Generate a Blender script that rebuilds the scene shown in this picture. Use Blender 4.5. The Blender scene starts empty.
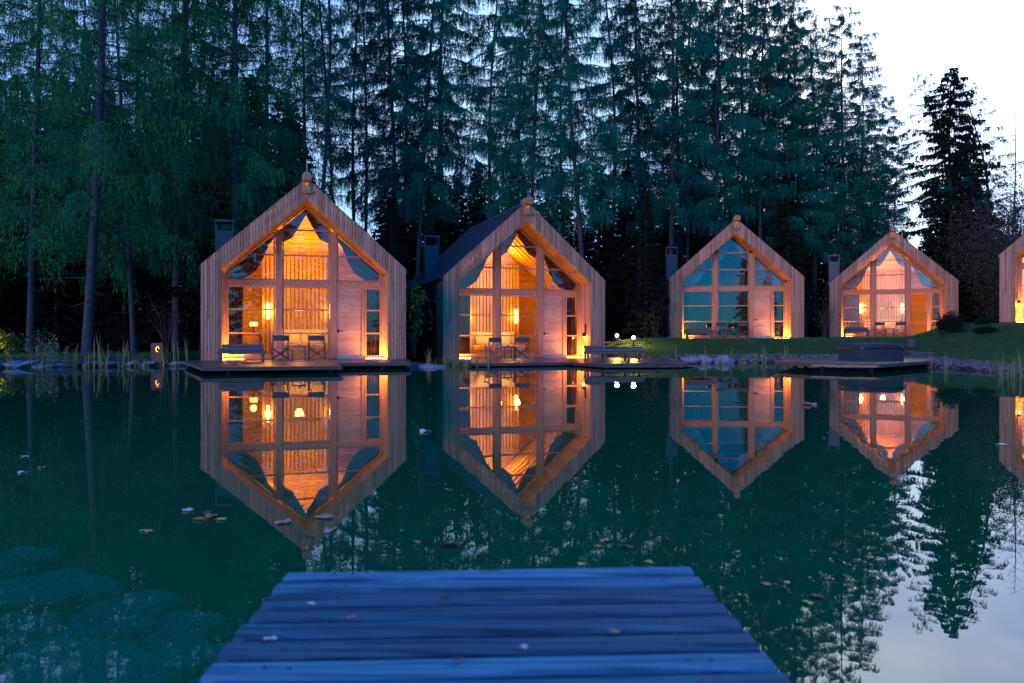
import bpy, math, random
import numpy as np
from mathutils import Vector, Matrix, noise as mnoise

R = math.radians
scene = bpy.context.scene
COL = scene.collection
rnd = random.Random(11)
F = 796.0      # focal length in pixels (28 mm on 36 mm, 1024 px)
HC = 0.93      # camera height above the water
HY = 339.8     # horizon row


def at(px, Y):
    return (px - 512.0) * Y / F


# ------------------------------------------------------------------ helpers
class MB:
    """collects shapes, then links them as ONE mesh object"""

    def __init__(self):
        self.v, self.f, self.mi = [], [], []

    def add(self, vs, fs, mi=0):
        o = len(self.v)
        self.v += [tuple(p) for p in vs]
        self.f += [tuple(i + o for i in q) for q in fs]
        self.mi += [mi] * len(fs)
        return self

    def box(self, x0, x1, y0, y1, z0, z1, mi=0):
        return self.prism([(x0, z0), (x1, z0), (x1, z1), (x0, z1)], y0, y1, mi)

    def prism(self, poly, y0, y1, mi=0):
        """polygon in x-z extruded along y"""
        n = len(poly)
        vs = [(x, y0, z) for x, z in poly] + [(x, y1, z) for x, z in poly]
        fs = [tuple(range(n)), tuple(range(2 * n - 1, n - 1, -1))]
        fs += [(j, i, i + n, j + n) for i, j in ((i, (i + 1) % n) for i in range(n))]
        return self.add(vs, fs, mi)

    def slab(self, poly, z0, z1, mi=0):
        """polygon in x-y extruded along z"""
        n = len(poly)
        vs = [(x, y, z0) for x, y in poly] + [(x, y, z1) for x, y in poly]
        fs = [tuple(range(n - 1, -1, -1)), tuple(range(n, 2 * n))]
        fs += [(i, j, j + n, i + n) for i, j in ((i, (i + 1) % n) for i in range(n))]
        return self.add(vs, fs, mi)

    def tube(self, pts, rad, n=8, mi=0, cap=True):
        pts = [Vector(p) for p in pts]
        if not hasattr(rad, '__len__'):
            rad = [rad] * len(pts)
        vs, fs = [], []
        for i, p in enumerate(pts):
            d = (pts[min(i + 1, len(pts) - 1)] - pts[max(i - 1, 0)]).normalized()
            a = d.cross(Vector((0, 0, 1)) if abs(d.z) < .9 else Vector((1, 0, 0))).normalized()
            b = d.cross(a)
            for k in range(n):
                t = 2 * math.pi * k / n
                vs.append(p + (a * math.cos(t) + b * math.sin(t)) * rad[i])
        for i in range(len(pts) - 1):
            for k in range(n):
                k2 = (k + 1) % n
                fs.append((i * n + k, i * n + k2, (i + 1) * n + k2, (i + 1) * n + k))
        if cap:
            fs.append(tuple(range(n)))
            fs.append(tuple((len(pts) - 1) * n + k for k in range(n - 1, -1, -1)))
        return self.add(vs, fs, mi)

    def lathe(self, prof, n=20, c=(0, 0, 0), mi=0):
        vs, fs = [], []
        for r, z in prof:
            for k in range(n):
                t = 2 * math.pi * k / n
                vs.append((c[0] + r * math.cos(t), c[1] + r * math.sin(t), c[2] + z))
        for i in range(len(prof) - 1):
            for k in range(n):
                k2 = (k + 1) % n
                fs.append((i * n + k, i * n + k2, (i + 1) * n + k2, (i + 1) * n + k))
        fs.append(tuple(range(n - 1, -1, -1)))
        fs.append(tuple((len(prof) - 1) * n + k for k in range(n)))
        return self.add(vs, fs, mi)

    def build(self, name, mat, parent=None, loc=(0, 0, 0), smooth=False, bevel=0):
        me = bpy.data.meshes.new(name)
        me.from_pydata(self.v, [], self.f)
        for m in (mat if isinstance(mat, (list, tuple)) else [mat]):
            me.materials.append(m)
        if any(self.mi):
            me.polygons.foreach_set('material_index', self.mi)
        if smooth:
            me.polygons.foreach_set('use_smooth', [True] * len(me.polygons))
        me.update()
        o = bpy.data.objects.new(name, me)
        COL.objects.link(o)
        o.location = loc
        if parent:
            o.parent = parent
        if bevel:
            b = o.modifiers.new('bevel', 'BEVEL')
            b.width = bevel
            b.segments = 2
            b.limit_method = 'ANGLE'
        return o


def np_mesh(name, V, Fa, mat, parent=None, smooth=False):
    """V (n,3), Fa (m,k) all faces of k corners"""
    me = bpy.data.meshes.new(name)
    V = np.asarray(V, np.float32)
    Fa = np.asarray(Fa, np.int32)
    m, k = Fa.shape
    me.vertices.add(len(V))
    me.vertices.foreach_set('co', V.ravel())
    me.loops.add(m * k)
    me.loops.foreach_set('vertex_index', Fa.ravel())
    me.polygons.add(m)
    me.polygons.foreach_set('loop_start', np.arange(0, m * k, k, dtype=np.int32))
    me.polygons.foreach_set('loop_total', np.full(m, k, np.int32))
    if smooth:
        me.polygons.foreach_set('use_smooth', np.ones(m, bool))
    me.update(calc_edges=True)
    me.materials.append(mat)
    o = bpy.data.objects.new(name, me)
    COL.objects.link(o)
    if parent:
        o.parent = parent
    return o


def tag(o, label=None, cat=None, group=None, kind=None):
    for k, v in (('label', label), ('category', cat), ('group', group), ('kind', kind)):
        if v:
            o[k] = v
    return o


def empty(name, label=None, cat=None, group=None, loc=(0, 0, 0), rz=0):
    o = bpy.data.objects.new(name, None)
    o.empty_display_size = .2
    COL.objects.link(o)
    o.location = loc
    o.rotation_euler = (0, 0, rz)
    return tag(o, label, cat, group)


def copy_tree(o, parent=None):
    c = o.copy()
    COL.objects.link(c)
    if parent:
        c.parent = parent
    for ch in list(o.children):
        copy_tree(ch, c)
    return c


class Proto:
    """first use moves the thing itself, later uses copy it with its parts"""

    def __init__(self, root):
        self.root, self.used = root, False

    def put(self, loc, rz=0, label=None, group=None, scale=None):
        o = copy_tree(self.root) if self.used else self.root
        self.used = True
        o.location = loc
        o.rotation_euler = (0, 0, rz)
        if scale is not None:
            o.scale = scale if hasattr(scale, '__len__') else (scale,) * 3
        if label:
            o['label'] = label
        if group:
            o['group'] = group
        return o


# ------------------------------------------------------------------ materials
def new_mat(name):
    m = bpy.data.materials.new(name)
    m.use_nodes = True
    nt = m.node_tree
    nt.nodes.clear()
    out = nt.nodes.new('ShaderNodeOutputMaterial')
    return m, nt, out


def nd(nt, typ, **kw):
    n = nt.nodes.new(typ)
    for k, v in kw.items():
        if k.startswith('i_'):
            n.inputs[k[2:].replace('_', ' ')].default_value = v
        else:
            setattr(n, k, v)
    return n


def ramp(nt, fac, stops):
    r = nt.nodes.new('ShaderNodeValToRGB')
    els = r.color_ramp.elements
    while len(els) < len(stops):
        els.new(.5)
    for e, (p, c) in zip(els, stops):
        e.position = p
        e.color = (*c, 1)
    nt.links.new(fac, r.inputs[0])
    return r


def mapped(nt, scale, coord='Object'):
    tc = nd(nt, 'ShaderNodeTexCoord')
    mp = nd(nt, 'ShaderNodeMapping')
    mp.inputs['Scale'].default_value = scale
    nt.links.new(tc.outputs[coord], mp.inputs[0])
    return mp.outputs[0]


def plain(name, c, rough=.6, metal=0., var=.25, vscale=6., bump=0., spec=.5):
    m, nt, out = new_mat(name)
    p = nd(nt, 'ShaderNodeBsdfPrincipled')
    p.inputs['Roughness'].default_value = rough
    p.inputs['Metallic'].default_value = metal
    p.inputs['Specular IOR Level'].default_value = spec
    nz = nd(nt, 'ShaderNodeTexNoise')
    nz.inputs['Scale'].default_value = vscale
    nz.inputs['Detail'].default_value = 6
    nt.links.new(mapped(nt, (1, 1, 1)), nz.inputs['Vector'])
    r = ramp(nt, nz.outputs[0], [(.3, [x * (1 - var) for x in c]), (.7, [min(1, x * (1 + var)) for x in c])])
    nt.links.new(r.outputs[0], p.inputs['Base Color'])
    if bump:
        b = nd(nt, 'ShaderNodeBump')
        b.inputs['Strength'].default_value = bump
        b.inputs['Distance'].default_value = .03
        nt.links.new(nz.outputs[0], b.inputs['Height'])
        nt.links.new(b.outputs[0], p.inputs['Normal'])
    nt.links.new(p.outputs[0], out.inputs[0])
    return m


def wood(name, dark, light, grain=(30, 30, 1.6), rough=.6, knots=True, var=.35, spec=.3):
    """boards: a tone per board, stretched grain, scattered knots"""
    m, nt, out = new_mat(name)
    L = nt.links.new
    p = nd(nt, 'ShaderNodeBsdfPrincipled')
    p.inputs['Roughness'].default_value = rough
    p.inputs['Specular IOR Level'].default_value = spec
    geo = nd(nt, 'ShaderNodeNewGeometry')
    tc = nd(nt, 'ShaderNodeTexCoord')
    off = nd(nt, 'ShaderNodeVectorMath', operation='SCALE')
    comb = nd(nt, 'ShaderNodeCombineXYZ')
    for k in range(3):
        L(geo.outputs['Random Per Island'], comb.inputs[k])
    L(comb.outputs[0], off.inputs[0])
    off.inputs['Scale'].default_value = 17.
    addv = nd(nt, 'ShaderNodeVectorMath', operation='ADD')
    L(tc.outputs['Object'], addv.inputs[0])
    L(off.outputs[0], addv.inputs[1])
    mp = nd(nt, 'ShaderNodeMapping')
    mp.inputs['Scale'].default_value = grain
    L(addv.outputs[0], mp.inputs[0])
    nz = nd(nt, 'ShaderNodeTexNoise')
    nz.inputs['Scale'].default_value = 1.
    nz.inputs['Detail'].default_value = 8
    nz.inputs['Distortion'].default_value = .6
    L(mp.outputs[0], nz.inputs['Vector'])
    r = ramp(nt, nz.outputs[0], [(.3, dark), (.68, light)])
    tone = nd(nt, 'ShaderNodeMapRange')
    tone.inputs['To Min'].default_value = 1 - var
    tone.inputs['To Max'].default_value = 1 + var * .4
    L(geo.outputs['Random Per Island'], tone.inputs[0])
    mul = nd(nt, 'ShaderNodeVectorMath', operation='SCALE')
    L(r.outputs[0], mul.inputs[0])
    L(tone.outputs[0], mul.inputs['Scale'])
    colr = mul.outputs[0]
    if knots:
        vo = nd(nt, 'ShaderNodeTexVoronoi')
        vo.inputs['Scale'].default_value = 1.
        mp2 = nd(nt, 'ShaderNodeMapping')
        g = max(grain)
        mp2.inputs['Scale'].default_value = tuple(4.5 if s == g else 2.6 for s in grain)
        L(addv.outputs[0], mp2.inputs[0])
        L(mp2.outputs[0], vo.inputs['Vector'])
        kr = ramp(nt, vo.outputs['Distance'], [(.03, (.28, .2, .16)), (.13, (1, 1, 1))])
        mx = nd(nt, 'ShaderNodeVectorMath', operation='MULTIPLY')
        L(colr, mx.inputs[0])
        L(kr.outputs[0], mx.inputs[1])
        colr = mx.outputs[0]
    L(colr, p.inputs['Base Color'])
    b = nd(nt, 'ShaderNodeBump')
    b.inputs['Strength'].default_value = .25
    b.inputs['Distance'].default_value = .01
    L(nz.outputs[0], b.inputs['Height'])
    L(b.outputs[0], p.inputs['Normal'])
    L(p.outputs[0], out.inputs[0])
    return m


def foliage(name, a, b, yellow=None, transl=.12):
    m, nt, out = new_mat(name)
    L = nt.links.new
    tc = nd(nt, 'ShaderNodeTexCoord')
    nz = nd(nt, 'ShaderNodeTexNoise')
    nz.inputs['Scale'].default_value = .9
    nz.inputs['Detail'].default_value = 3
    L(tc.outputs['Object'], nz.inputs['Vector'])
    geo = nd(nt, 'ShaderNodeNewGeometry')
    oi = nd(nt, 'ShaderNodeObjectInfo')
    ad = nd(nt, 'ShaderNodeMath', operation='MULTIPLY_ADD')
    L(geo.outputs['Random Per Island'], ad.inputs[0])
    ad.inputs[1].default_value = .35
    L(nz.outputs[0], ad.inputs[2])
    ad2 = nd(nt, 'ShaderNodeMath', operation='MULTIPLY_ADD')
    L(oi.outputs['Random'], ad2.inputs[0])
    ad2.inputs[1].default_value = .22
    L(ad.outputs[0], ad2.inputs[2])
    stops = [(.45, a), (.85, b)]
    if yellow:
        stops.append((1.0, yellow))
    r = ramp(nt, ad2.outputs[0], stops)
    d = nd(nt, 'ShaderNodeBsdfDiffuse')
    t = nd(nt, 'ShaderNodeBsdfTranslucent')
    L(r.outputs[0], d.inputs[0])
    L(r.outputs[0], t.inputs[0])
    mx = nd(nt, 'ShaderNodeMixShader')
    mx.inputs[0].default_value = transl
    L(d.outputs[0], mx.inputs[1])
    L(t.outputs[0], mx.inputs[2])
    L(mx.outputs[0], out.inputs[0])
    return m


def emit(name, c, s):
    m, nt, out = new_mat(name)
    e = nd(nt, 'ShaderNodeEmission')
    e.inputs[0].default_value = (*c, 1)
    e.inputs[1].default_value = s
    nt.links.new(e.outputs[0], out.inputs[0])
    return m


def fabric(name, c, transl=.2, transp=0.):
    m, nt, out = new_mat(name)
    L = nt.links.new
    wv = nd(nt, 'ShaderNodeTexNoise')
    wv.inputs['Scale'].default_value = 1.
    L(mapped(nt, (14, 14, 1.2)), wv.inputs['Vector'])
    r = ramp(nt, wv.outputs[0], [(.3, [x * .75 for x in c]), (.7, c)])
    d = nd(nt, 'ShaderNodeBsdfDiffuse')
    t = nd(nt, 'ShaderNodeBsdfTranslucent')
    L(r.outputs[0], d.inputs[0])
    L(r.outputs[0], t.inputs[0])
    mx = nd(nt, 'ShaderNodeMixShader')
    mx.inputs[0].default_value = transl
    L(d.outputs[0], mx.inputs[1])
    L(t.outputs[0], mx.inputs[2])
    sh = mx.outputs[0]
    if transp:
        tr = nd(nt, 'ShaderNodeBsdfTransparent')
        m2 = nd(nt, 'ShaderNodeMixShader')
        m2.inputs[0].default_value = transp
        L(sh, m2.inputs[1])
        L(tr.outputs[0], m2.inputs[2])
        sh = m2.outputs[0]
    L(sh, out.inputs[0])
    return m


def glass_mat():
    m, nt, out = new_mat('window_glass')
    L = nt.links.new
    fr = nd(nt, 'ShaderNodeFresnel')
    fr.inputs[0].default_value = 1.45
    g = nd(nt, 'ShaderNodeBsdfGlossy')
    g.inputs['Roughness'].default_value = 0.
    g.inputs['Color'].default_value = (.95, .97, 1, 1)
    t = nd(nt, 'ShaderNodeBsdfTransparent')
    t.inputs[0].default_value = (.95, .96, .96, 1)
    mx = nd(nt, 'ShaderNodeMixShader')
    L(fr.outputs[0], mx.inputs[0])
    L(t.outputs[0], mx.inputs[1])
    L(g.outputs[0], mx.inputs[2])
    L(mx.outputs[0], out.inputs[0])
    return m


def water_mat():
    m, nt, out = new_mat('pond_water')
    L = nt.links.new
    nz = nd(nt, 'ShaderNodeTexNoise')
    nz.inputs['Scale'].default_value = 1.
    nz.inputs['Detail'].default_value = 2.
    L(mapped(nt, (1.5, 1.1, 1)), nz.inputs['Vector'])
    n3 = nd(nt, 'ShaderNodeTexNoise')
    n3.inputs['Scale'].default_value = .16
    n3.inputs['Detail'].default_value = 3.
    L(mapped(nt, (1, 1, 1)), n3.inputs['Vector'])
    st = nd(nt, 'ShaderNodeMapRange')
    st.inputs['From Min'].default_value = .42
    st.inputs['From Max'].default_value = .62
    st.inputs['To Min'].default_value = .02
    st.inputs['To Max'].default_value = .11
    L(n3.outputs[0], st.inputs[0])
    bp = nd(nt, 'ShaderNodeBump')
    L(st.outputs[0], bp.inputs['Strength'])
    bp.inputs['Distance'].default_value = .02
    L(nz.outputs[0], bp.inputs['Height'])
    fr = nd(nt, 'ShaderNodeFresnel')
    fr.inputs[0].default_value = 1.7
    L(bp.outputs[0], fr.inputs['Normal'])
    g = nd(nt, 'ShaderNodeBsdfGlossy')
    g.inputs['Roughness'].default_value = 0.
    L(bp.outputs[0], g.inputs['Normal'])
    t = nd(nt, 'ShaderNodeBsdfTransparent')
    t.inputs[0].default_value = WATER_T
    d = nd(nt, 'ShaderNodeBsdfDiffuse')
    d.inputs[0].default_value = WATER_D
    m1 = nd(nt, 'ShaderNodeMixShader')
    m1.inputs[0].default_value = .13
    L(t.outputs[0], m1.inputs[1])
    L(d.outputs[0], m1.inputs[2])
    m2 = nd(nt, 'ShaderNodeMixShader')
    L(fr.outputs[0], m2.inputs[0])
    L(m1.outputs[0], m2.inputs[1])
    L(g.outputs[0], m2.inputs[2])
    L(m2.outputs[0], out.inputs[0])
    return m


WATER_T = (.5, .92, .8, 1)
WATER_D = (.001, .72, .27, 1)
M = {}
M['clad'] = wood('larch_cladding', (.36, .17, .095), (.6, .31, .18), grain=(30, 30, 1.6), var=.36)
M['darkclad'] = wood('dark_stained_cladding', (.012, .012, .013), (.03, .028, .028), grain=(2, 26, 26), knots=False, var=.3)
M['frame'] = wood('larch_frame', (.36, .165, .09), (.52, .26, .155), grain=(24, 24, 2), knots=False, var=.15)
M['doorwood'] = wood('larch_door_boards', (.45, .25, .17), (.64, .4, .28), grain=(2, 30, 40), var=.25)
M['lining'] = wood('spruce_lining', (.46, .27, .055), (.64, .42, .1), grain=(2, 30, 26), var=.22)
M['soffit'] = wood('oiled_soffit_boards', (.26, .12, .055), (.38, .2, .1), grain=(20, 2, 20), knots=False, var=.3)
M['slat'] = wood('spruce_slat', (.42, .24, .12), (.6, .38, .2), grain=(20, 20, 1.5), knots=False, var=.3)
M['deck'] = wood('wet_deck_boards', (.05, .036, .03), (.11, .08, .066), grain=(2, 26, 26), rough=.38, var=.4, spec=.5)
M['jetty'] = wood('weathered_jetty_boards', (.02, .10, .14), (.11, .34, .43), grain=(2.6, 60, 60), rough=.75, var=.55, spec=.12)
M['roof'] = plain('dark_blue_metal', (.03, .042, .06), .42, .3, .15)
M['black'] = plain('black_metal', (.012, .012, .014), .4, .5, .1)
M['greymetal'] = plain('grey_metal', (.2, .21, .22), .45, .6, .1)
M['sill'] = plain('aluminium_sill', (.45, .46, .48), .35, .7, .1)
M['corten'] = plain('rusty_steel', (.16, .075, .045), .8, .2, .5, 14)
M['glass'] = glass_mat()
M['water'] = water_mat()
M['grey_curtain'] = fabric('grey_curtain_fabric', (.12, .06, .045), .3)
M['pale_curtain'] = fabric('pale_curtain_fabric', (.34, .42, .56), .3)
M['sheer'] = fabric('sheer_fabric', (.6, .55, .5), .6, .6)
M['bedlinen'] = plain('cream_linen', (.75, .68, .52), .9, 0, .08)
M['cushion'] = plain('grey_cushion_fabric', (.1, .1, .11), .9, 0, .2, 20, .2)
M['chairframe'] = plain('dark_chair_wood', (.07, .055, .05), .55, 0, .2)
M['canvas'] = plain('dark_canvas', (.055, .06, .07), .9, 0, .15)
M['teak'] = wood('grey_teak', (.08, .06, .05), (.16, .125, .105), grain=(3, 26, 26), knots=False, var=.2)
M['cover'] = plain('dark_blue_tub_cover', (.02, .032, .045), .85, 0, .25, 5, .5)
M['bark'] = plain('larch_bark', (.03, .042, .052), .95, 0, .55, 9, 1.)
M['darkbark'] = plain('spruce_bark', (.03, .027, .026), .95, 0, .4, 9, .8)
M['larch'] = foliage('larch_needles', (.005, .09, .046), (.014, .16, .07), (.05, .17, .04))
M['larch_far'] = foliage('larch_needles_blue', (.003, .085, .066), (.008, .15, .11))
M['spruce'] = foliage('spruce_needles', (.004, .013, .009), (.01, .028, .018), transl=.12)
M['leaf'] = foliage('shrub_leaves', (.018, .05, .018), (.05, .1, .03), (.16, .12, .02))
M['greyleaf'] = foliage('grey_autumn_leaves', (.035, .04, .03), (.075, .075, .055))
M['reed'] = foliage('reed_blades', (.1, .17, .05), (.24, .27, .09), (.42, .3, .13))
M['seed'] = foliage('seed_heads', (.12, .16, .1), (.24, .29, .2))
M['grass'] = foliage('lawn_blades', (.022, .085, .02), (.05, .15, .035))
M['stone'] = plain('grey_stone', (.06, .058, .06), .8, 0, .4, 5, .8)
M['palestone'] = plain('pale_stone', (.25, .26, .28), .75, 0, .3, 4, .6)
M['gravel'] = plain('mixed_gravel', (.15, .13, .13), .85, 0, .5, 3)
M['pondstone'] = plain('algae_covered_stone', (.42, .6, .46), .9, 0, .4, 9, .6)
WARM = (1.0, .375, .015)
M['lamp'] = emit('lit_lamp', (1., .6, .22), 4.5)
M['knobglow'] = emit('dim_knob_glow', (1., .36, .05), .32)
M['led'] = emit('lit_led_strip', (1., .52, .16), 6)
M['globe'] = emit('lit_globe', (1., .6, .22), 5)
M['candle'] = emit('candle_glow', (1., .5, .14), 1.6)
for nm, c in (('yellow', (.55, .5, .06)), ('lime', (.4, .6, .12)), ('ochre', (.38, .22, .05)), ('pink', (.5, .25, .24)),
              ('white', (.62, .64, .6)), ('brown', (.14, .07, .04)), ('dark', (.03, .035, .03))):
    M['fl_' + nm] = plain(nm + '_fallen_leaf', c, .6, 0, .3, 30)


# ------------------------------------------------------------------ terrain
SHORE_U = [(-60, 25), (40, 27), (120, 28), (185, 28.6), (300, 28.6), (405, 28.3), (445, 30), (600, 32.5), (655, 31.3),
           (700, 32.3), (760, 32.3), (850, 31.3), (905, 29), (935, 27), (980, 24), (1024, 20.6)]
SHORE = [(at(u, y), y) for u, y in SHORE_U] + [(13.2, 14), (14.5, 8), (12, -2), (4, -9), (-8, -9), (-17, 0), (-22, 12)]
SP = np.array(SHORE)


CAB = {1: (-7.44, 28.87, .282, .205), 2: (.62, 33.43, .327, .14), 3: (12.31, 43.7, -.11, .99), 4: (23.42, 49.0, -.33, 1.12), 5: (27.1, 37.4, -.66, 1.8)}


def shore_dist(x, y):
    """signed distance to the shore line, negative over the water"""
    x, y = np.asarray(x, float), np.asarray(y, float)
    best = np.full(x.shape, 1e9)
    inside = np.zeros(x.shape, bool)
    n = len(SP)
    for i in range(n):
        ax, ay = SP[i]
        bx, by = SP[(i + 1) % n]
        dx, dy = bx - ax, by - ay
        t = np.clip(((x - ax) * dx + (y - ay) * dy) / (dx * dx + dy * dy), 0, 1)
        best = np.minimum(best, np.hypot(x - ax - t * dx, y - ay - t * dy))
        cond = (ay > y) != (by > y)
        with np.errstate(divide='ignore', invalid='ignore'):
            xi = ax + (y - ay) * dx / (dy if dy else 1e-9)
        inside ^= cond & (x < xi)
    return np.where(inside, -best, best)


def sm(a, b, t):
    t = np.clip((t - a) / (b - a), 0, 1)
    return t * t * (3 - 2 * t)


def ground_z(x, y):
    x, y = np.asarray(x, float), np.asarray(y, float)
    d = shore_dist(x, y)
    u = 512 + F * x / np.maximum(y, 4.)
    u = np.where(y < 8, 200., u)
    # left and middle banks: low lawn; right part: lawn up to the cabins, then the mound
    low = .1 + .22 * sm(0., .9, d)
    lawn = .08 + .16 * sm(0., 1.5, d) + .76 * sm(1.8, 9.5, d)
    mound = .08 + .2 * sm(0., 2.2, d) + 1.48 * sm(2.2, 12.5, d) + .0 * d
    wl = sm(585, 632, u)
    wm = sm(896, 962, u)
    land = low * (1 - wl) + (lawn * (1 - wm) + mound * wm) * wl
    # the hollow in front of the fourth cabin stays low behind the mound's shoulder
    bed = -.1 - .95 * sm(0., 3.2, -d)
    z = np.where(d > 0, land, np.minimum(bed, .08 * 0 + bed))
    z = np.where((d <= 0) & (d > -.35), .1 + (d / .35) * .3, z)
    for k, (X, Y, ph, z0) in CAB.items():
        c, s_ = math.cos(ph), math.sin(ph)
        lx, ly = (x - X) * c + (y - Y) * s_, -(x - X) * s_ + (y - Y) * c
        hw, fr_ = (4.4, 9.5) if k < 3 else (3.8, 1.5)
        wgt = (1 - sm(hw, hw + 1.2, np.abs(lx))) * (1 - sm(fr_, fr_ + 1., -ly)) * (1 - sm(9.3, 10.5, ly))
        z = z + (np.minimum(z, z0 - .12) - z) * wgt
    bump = .03 * np.sin(x * 1.3 + y * .7) * np.sin(y * .9 - x * .4) * np.clip(d / 4, 0, 1)
    return z + bump


def gz(x, y):
    return float(ground_z(np.array([x]), np.array([y]))[0])


def ground_mat():
    m, nt, out = new_mat('ground_cover')
    L = nt.links.new
    p = nd(nt, 'ShaderNodeBsdfPrincipled')
    p.inputs['Roughness'].default_value = .95
    p.inputs['Specular IOR Level'].default_value = .1
    tc = nd(nt, 'ShaderNodeTexCoord')
    n1 = nd(nt, 'ShaderNodeTexNoise')
    n1.inputs['Scale'].default_value = 1.4
    n1.inputs['Detail'].default_value = 8
    L(tc.outputs['Object'], n1.inputs['Vector'])
    lawn = ramp(nt, n1.outputs[0], [(.3, (.016, .055, .016)), (.7, (.036, .1, .028))])
    floor = ramp(nt, n1.outputs[0], [(.3, (.012, .01, .008)), (.7, (.032, .025, .018))])
    bank = ramp(nt, n1.outputs[0], [(.3, (.05, .043, .04)), (.7, (.13, .115, .11))])
    bed = ramp(nt, n1.outputs[0], [(.3, (.004, .012, .008)), (.7, (.016, .03, .02))])
    at_ = nd(nt, 'ShaderNodeAttribute', attribute_name='cover')
    sp = nd(nt, 'ShaderNodeSeparateColor')
    L(at_.outputs['Color'], sp.inputs[0])
    c = floor.outputs[0]
    for k, b in ((0, lawn), (1, bank), (2, bed)):
        mx = nd(nt, 'ShaderNodeMix', data_type='RGBA')
        L(sp.outputs[k], mx.inputs[0])
        L(c, mx.inputs[6])
        L(b.outputs[0], mx.inputs[7])
        c = mx.outputs[2]
    L(c, p.inputs['Base Color'])
    bp = nd(nt, 'ShaderNodeBump')
    bp.inputs['Strength'].default_value = .6
    bp.inputs['Distance'].default_value = .08
    n2 = nd(nt, 'ShaderNodeTexNoise')
    n2.inputs['Scale'].default_value = 9.
    n2.inputs['Detail'].default_value = 5
    L(tc.outputs['Object'], n2.inputs['Vector'])
    L(n2.outputs[0], bp.inputs['Height'])
    L(bp.outputs[0], p.inputs['Normal'])
    L(p.outputs[0], out.inputs[0])
    return m


xs = np.concatenate([[-700, -400, -200, -110, -70, -50], np.arange(-40, 40.1, .4), [50, 70, 110, 200, 400, 700]])
ys = np.concatenate([[-700, -400, -200, -100, -60, -40, -25], np.arange(-14, 62.1, .4), [75, 95, 130, 200, 400, 700]])
gx, gy = np.meshgrid(xs, ys)
gzv = ground_z(gx, gy)
gd = shore_dist(gx, gy)
nx, ny = len(xs), len(ys)
idx = np.arange(nx * ny).reshape(ny, nx)
quads = np.stack([idx[:-1, :-1], idx[:-1, 1:], idx[1:, 1:], idx[1:, :-1]], -1).reshape(-1, 4)
ground = np_mesh('ground', np.stack([gx, gy, gzv], -1).reshape(-1, 3), quads, ground_mat(), smooth=True)
tag(ground, kind='structure')
gu = 512 + F * gx / np.maximum(gy, 4.)
ca = ground.data.attributes.new('cover', 'FLOAT_COLOR', 'POINT')
lawn_w = sm(0.3, 1., gd) * (1 - sm(11, 20, gd) * (gu < 640)) * (1 - sm(54, 62, gy))
lawn_w = np.where(gy < 6, sm(.3, 1, gd), lawn_w)
bank_w = sm(-.6, 0., gd) * (1 - sm(1.2, 2.2, gd)) * np.where(gu > 630, 1, .7)
bed_w = sm(0., .6, -gd)
ca.data.foreach_set('color', np.stack([lawn_w, bank_w, bed_w, np.ones_like(lawn_w)], -1).astype(np.float32).ravel())

w_ = MB().add([(-42, -16, 0), (32, -16, 0), (32, 38, 0), (-42, 38, 0)], [(0, 1, 2, 3)])
tag(w_.build('water', M['water']), kind='structure')

# ------------------------------------------------------------------ the cabin
W2, EA, AP = 3.6, 3.38, 6.60          # outer half width, eave, apex
IW, IC, IA = 2.94, 3.2, 5.80          # opening half width, corner, apex
KO = (AP - EA) / W2
KI = (IA - IC) / IW
D, LEN = 1.0, 9.0
oz = lambda x: AP - KO * abs(x)
iz = lambda x: IA - KI * abs(x)


def cabin_pt(k, lx, ly, lz=0.):
    X, Y, ph, z0 = CAB[k]
    c, s = math.cos(ph), math.sin(ph)
    return (X + lx * c - ly * s, Y + lx * s + ly * c, z0 + lz)


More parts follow.
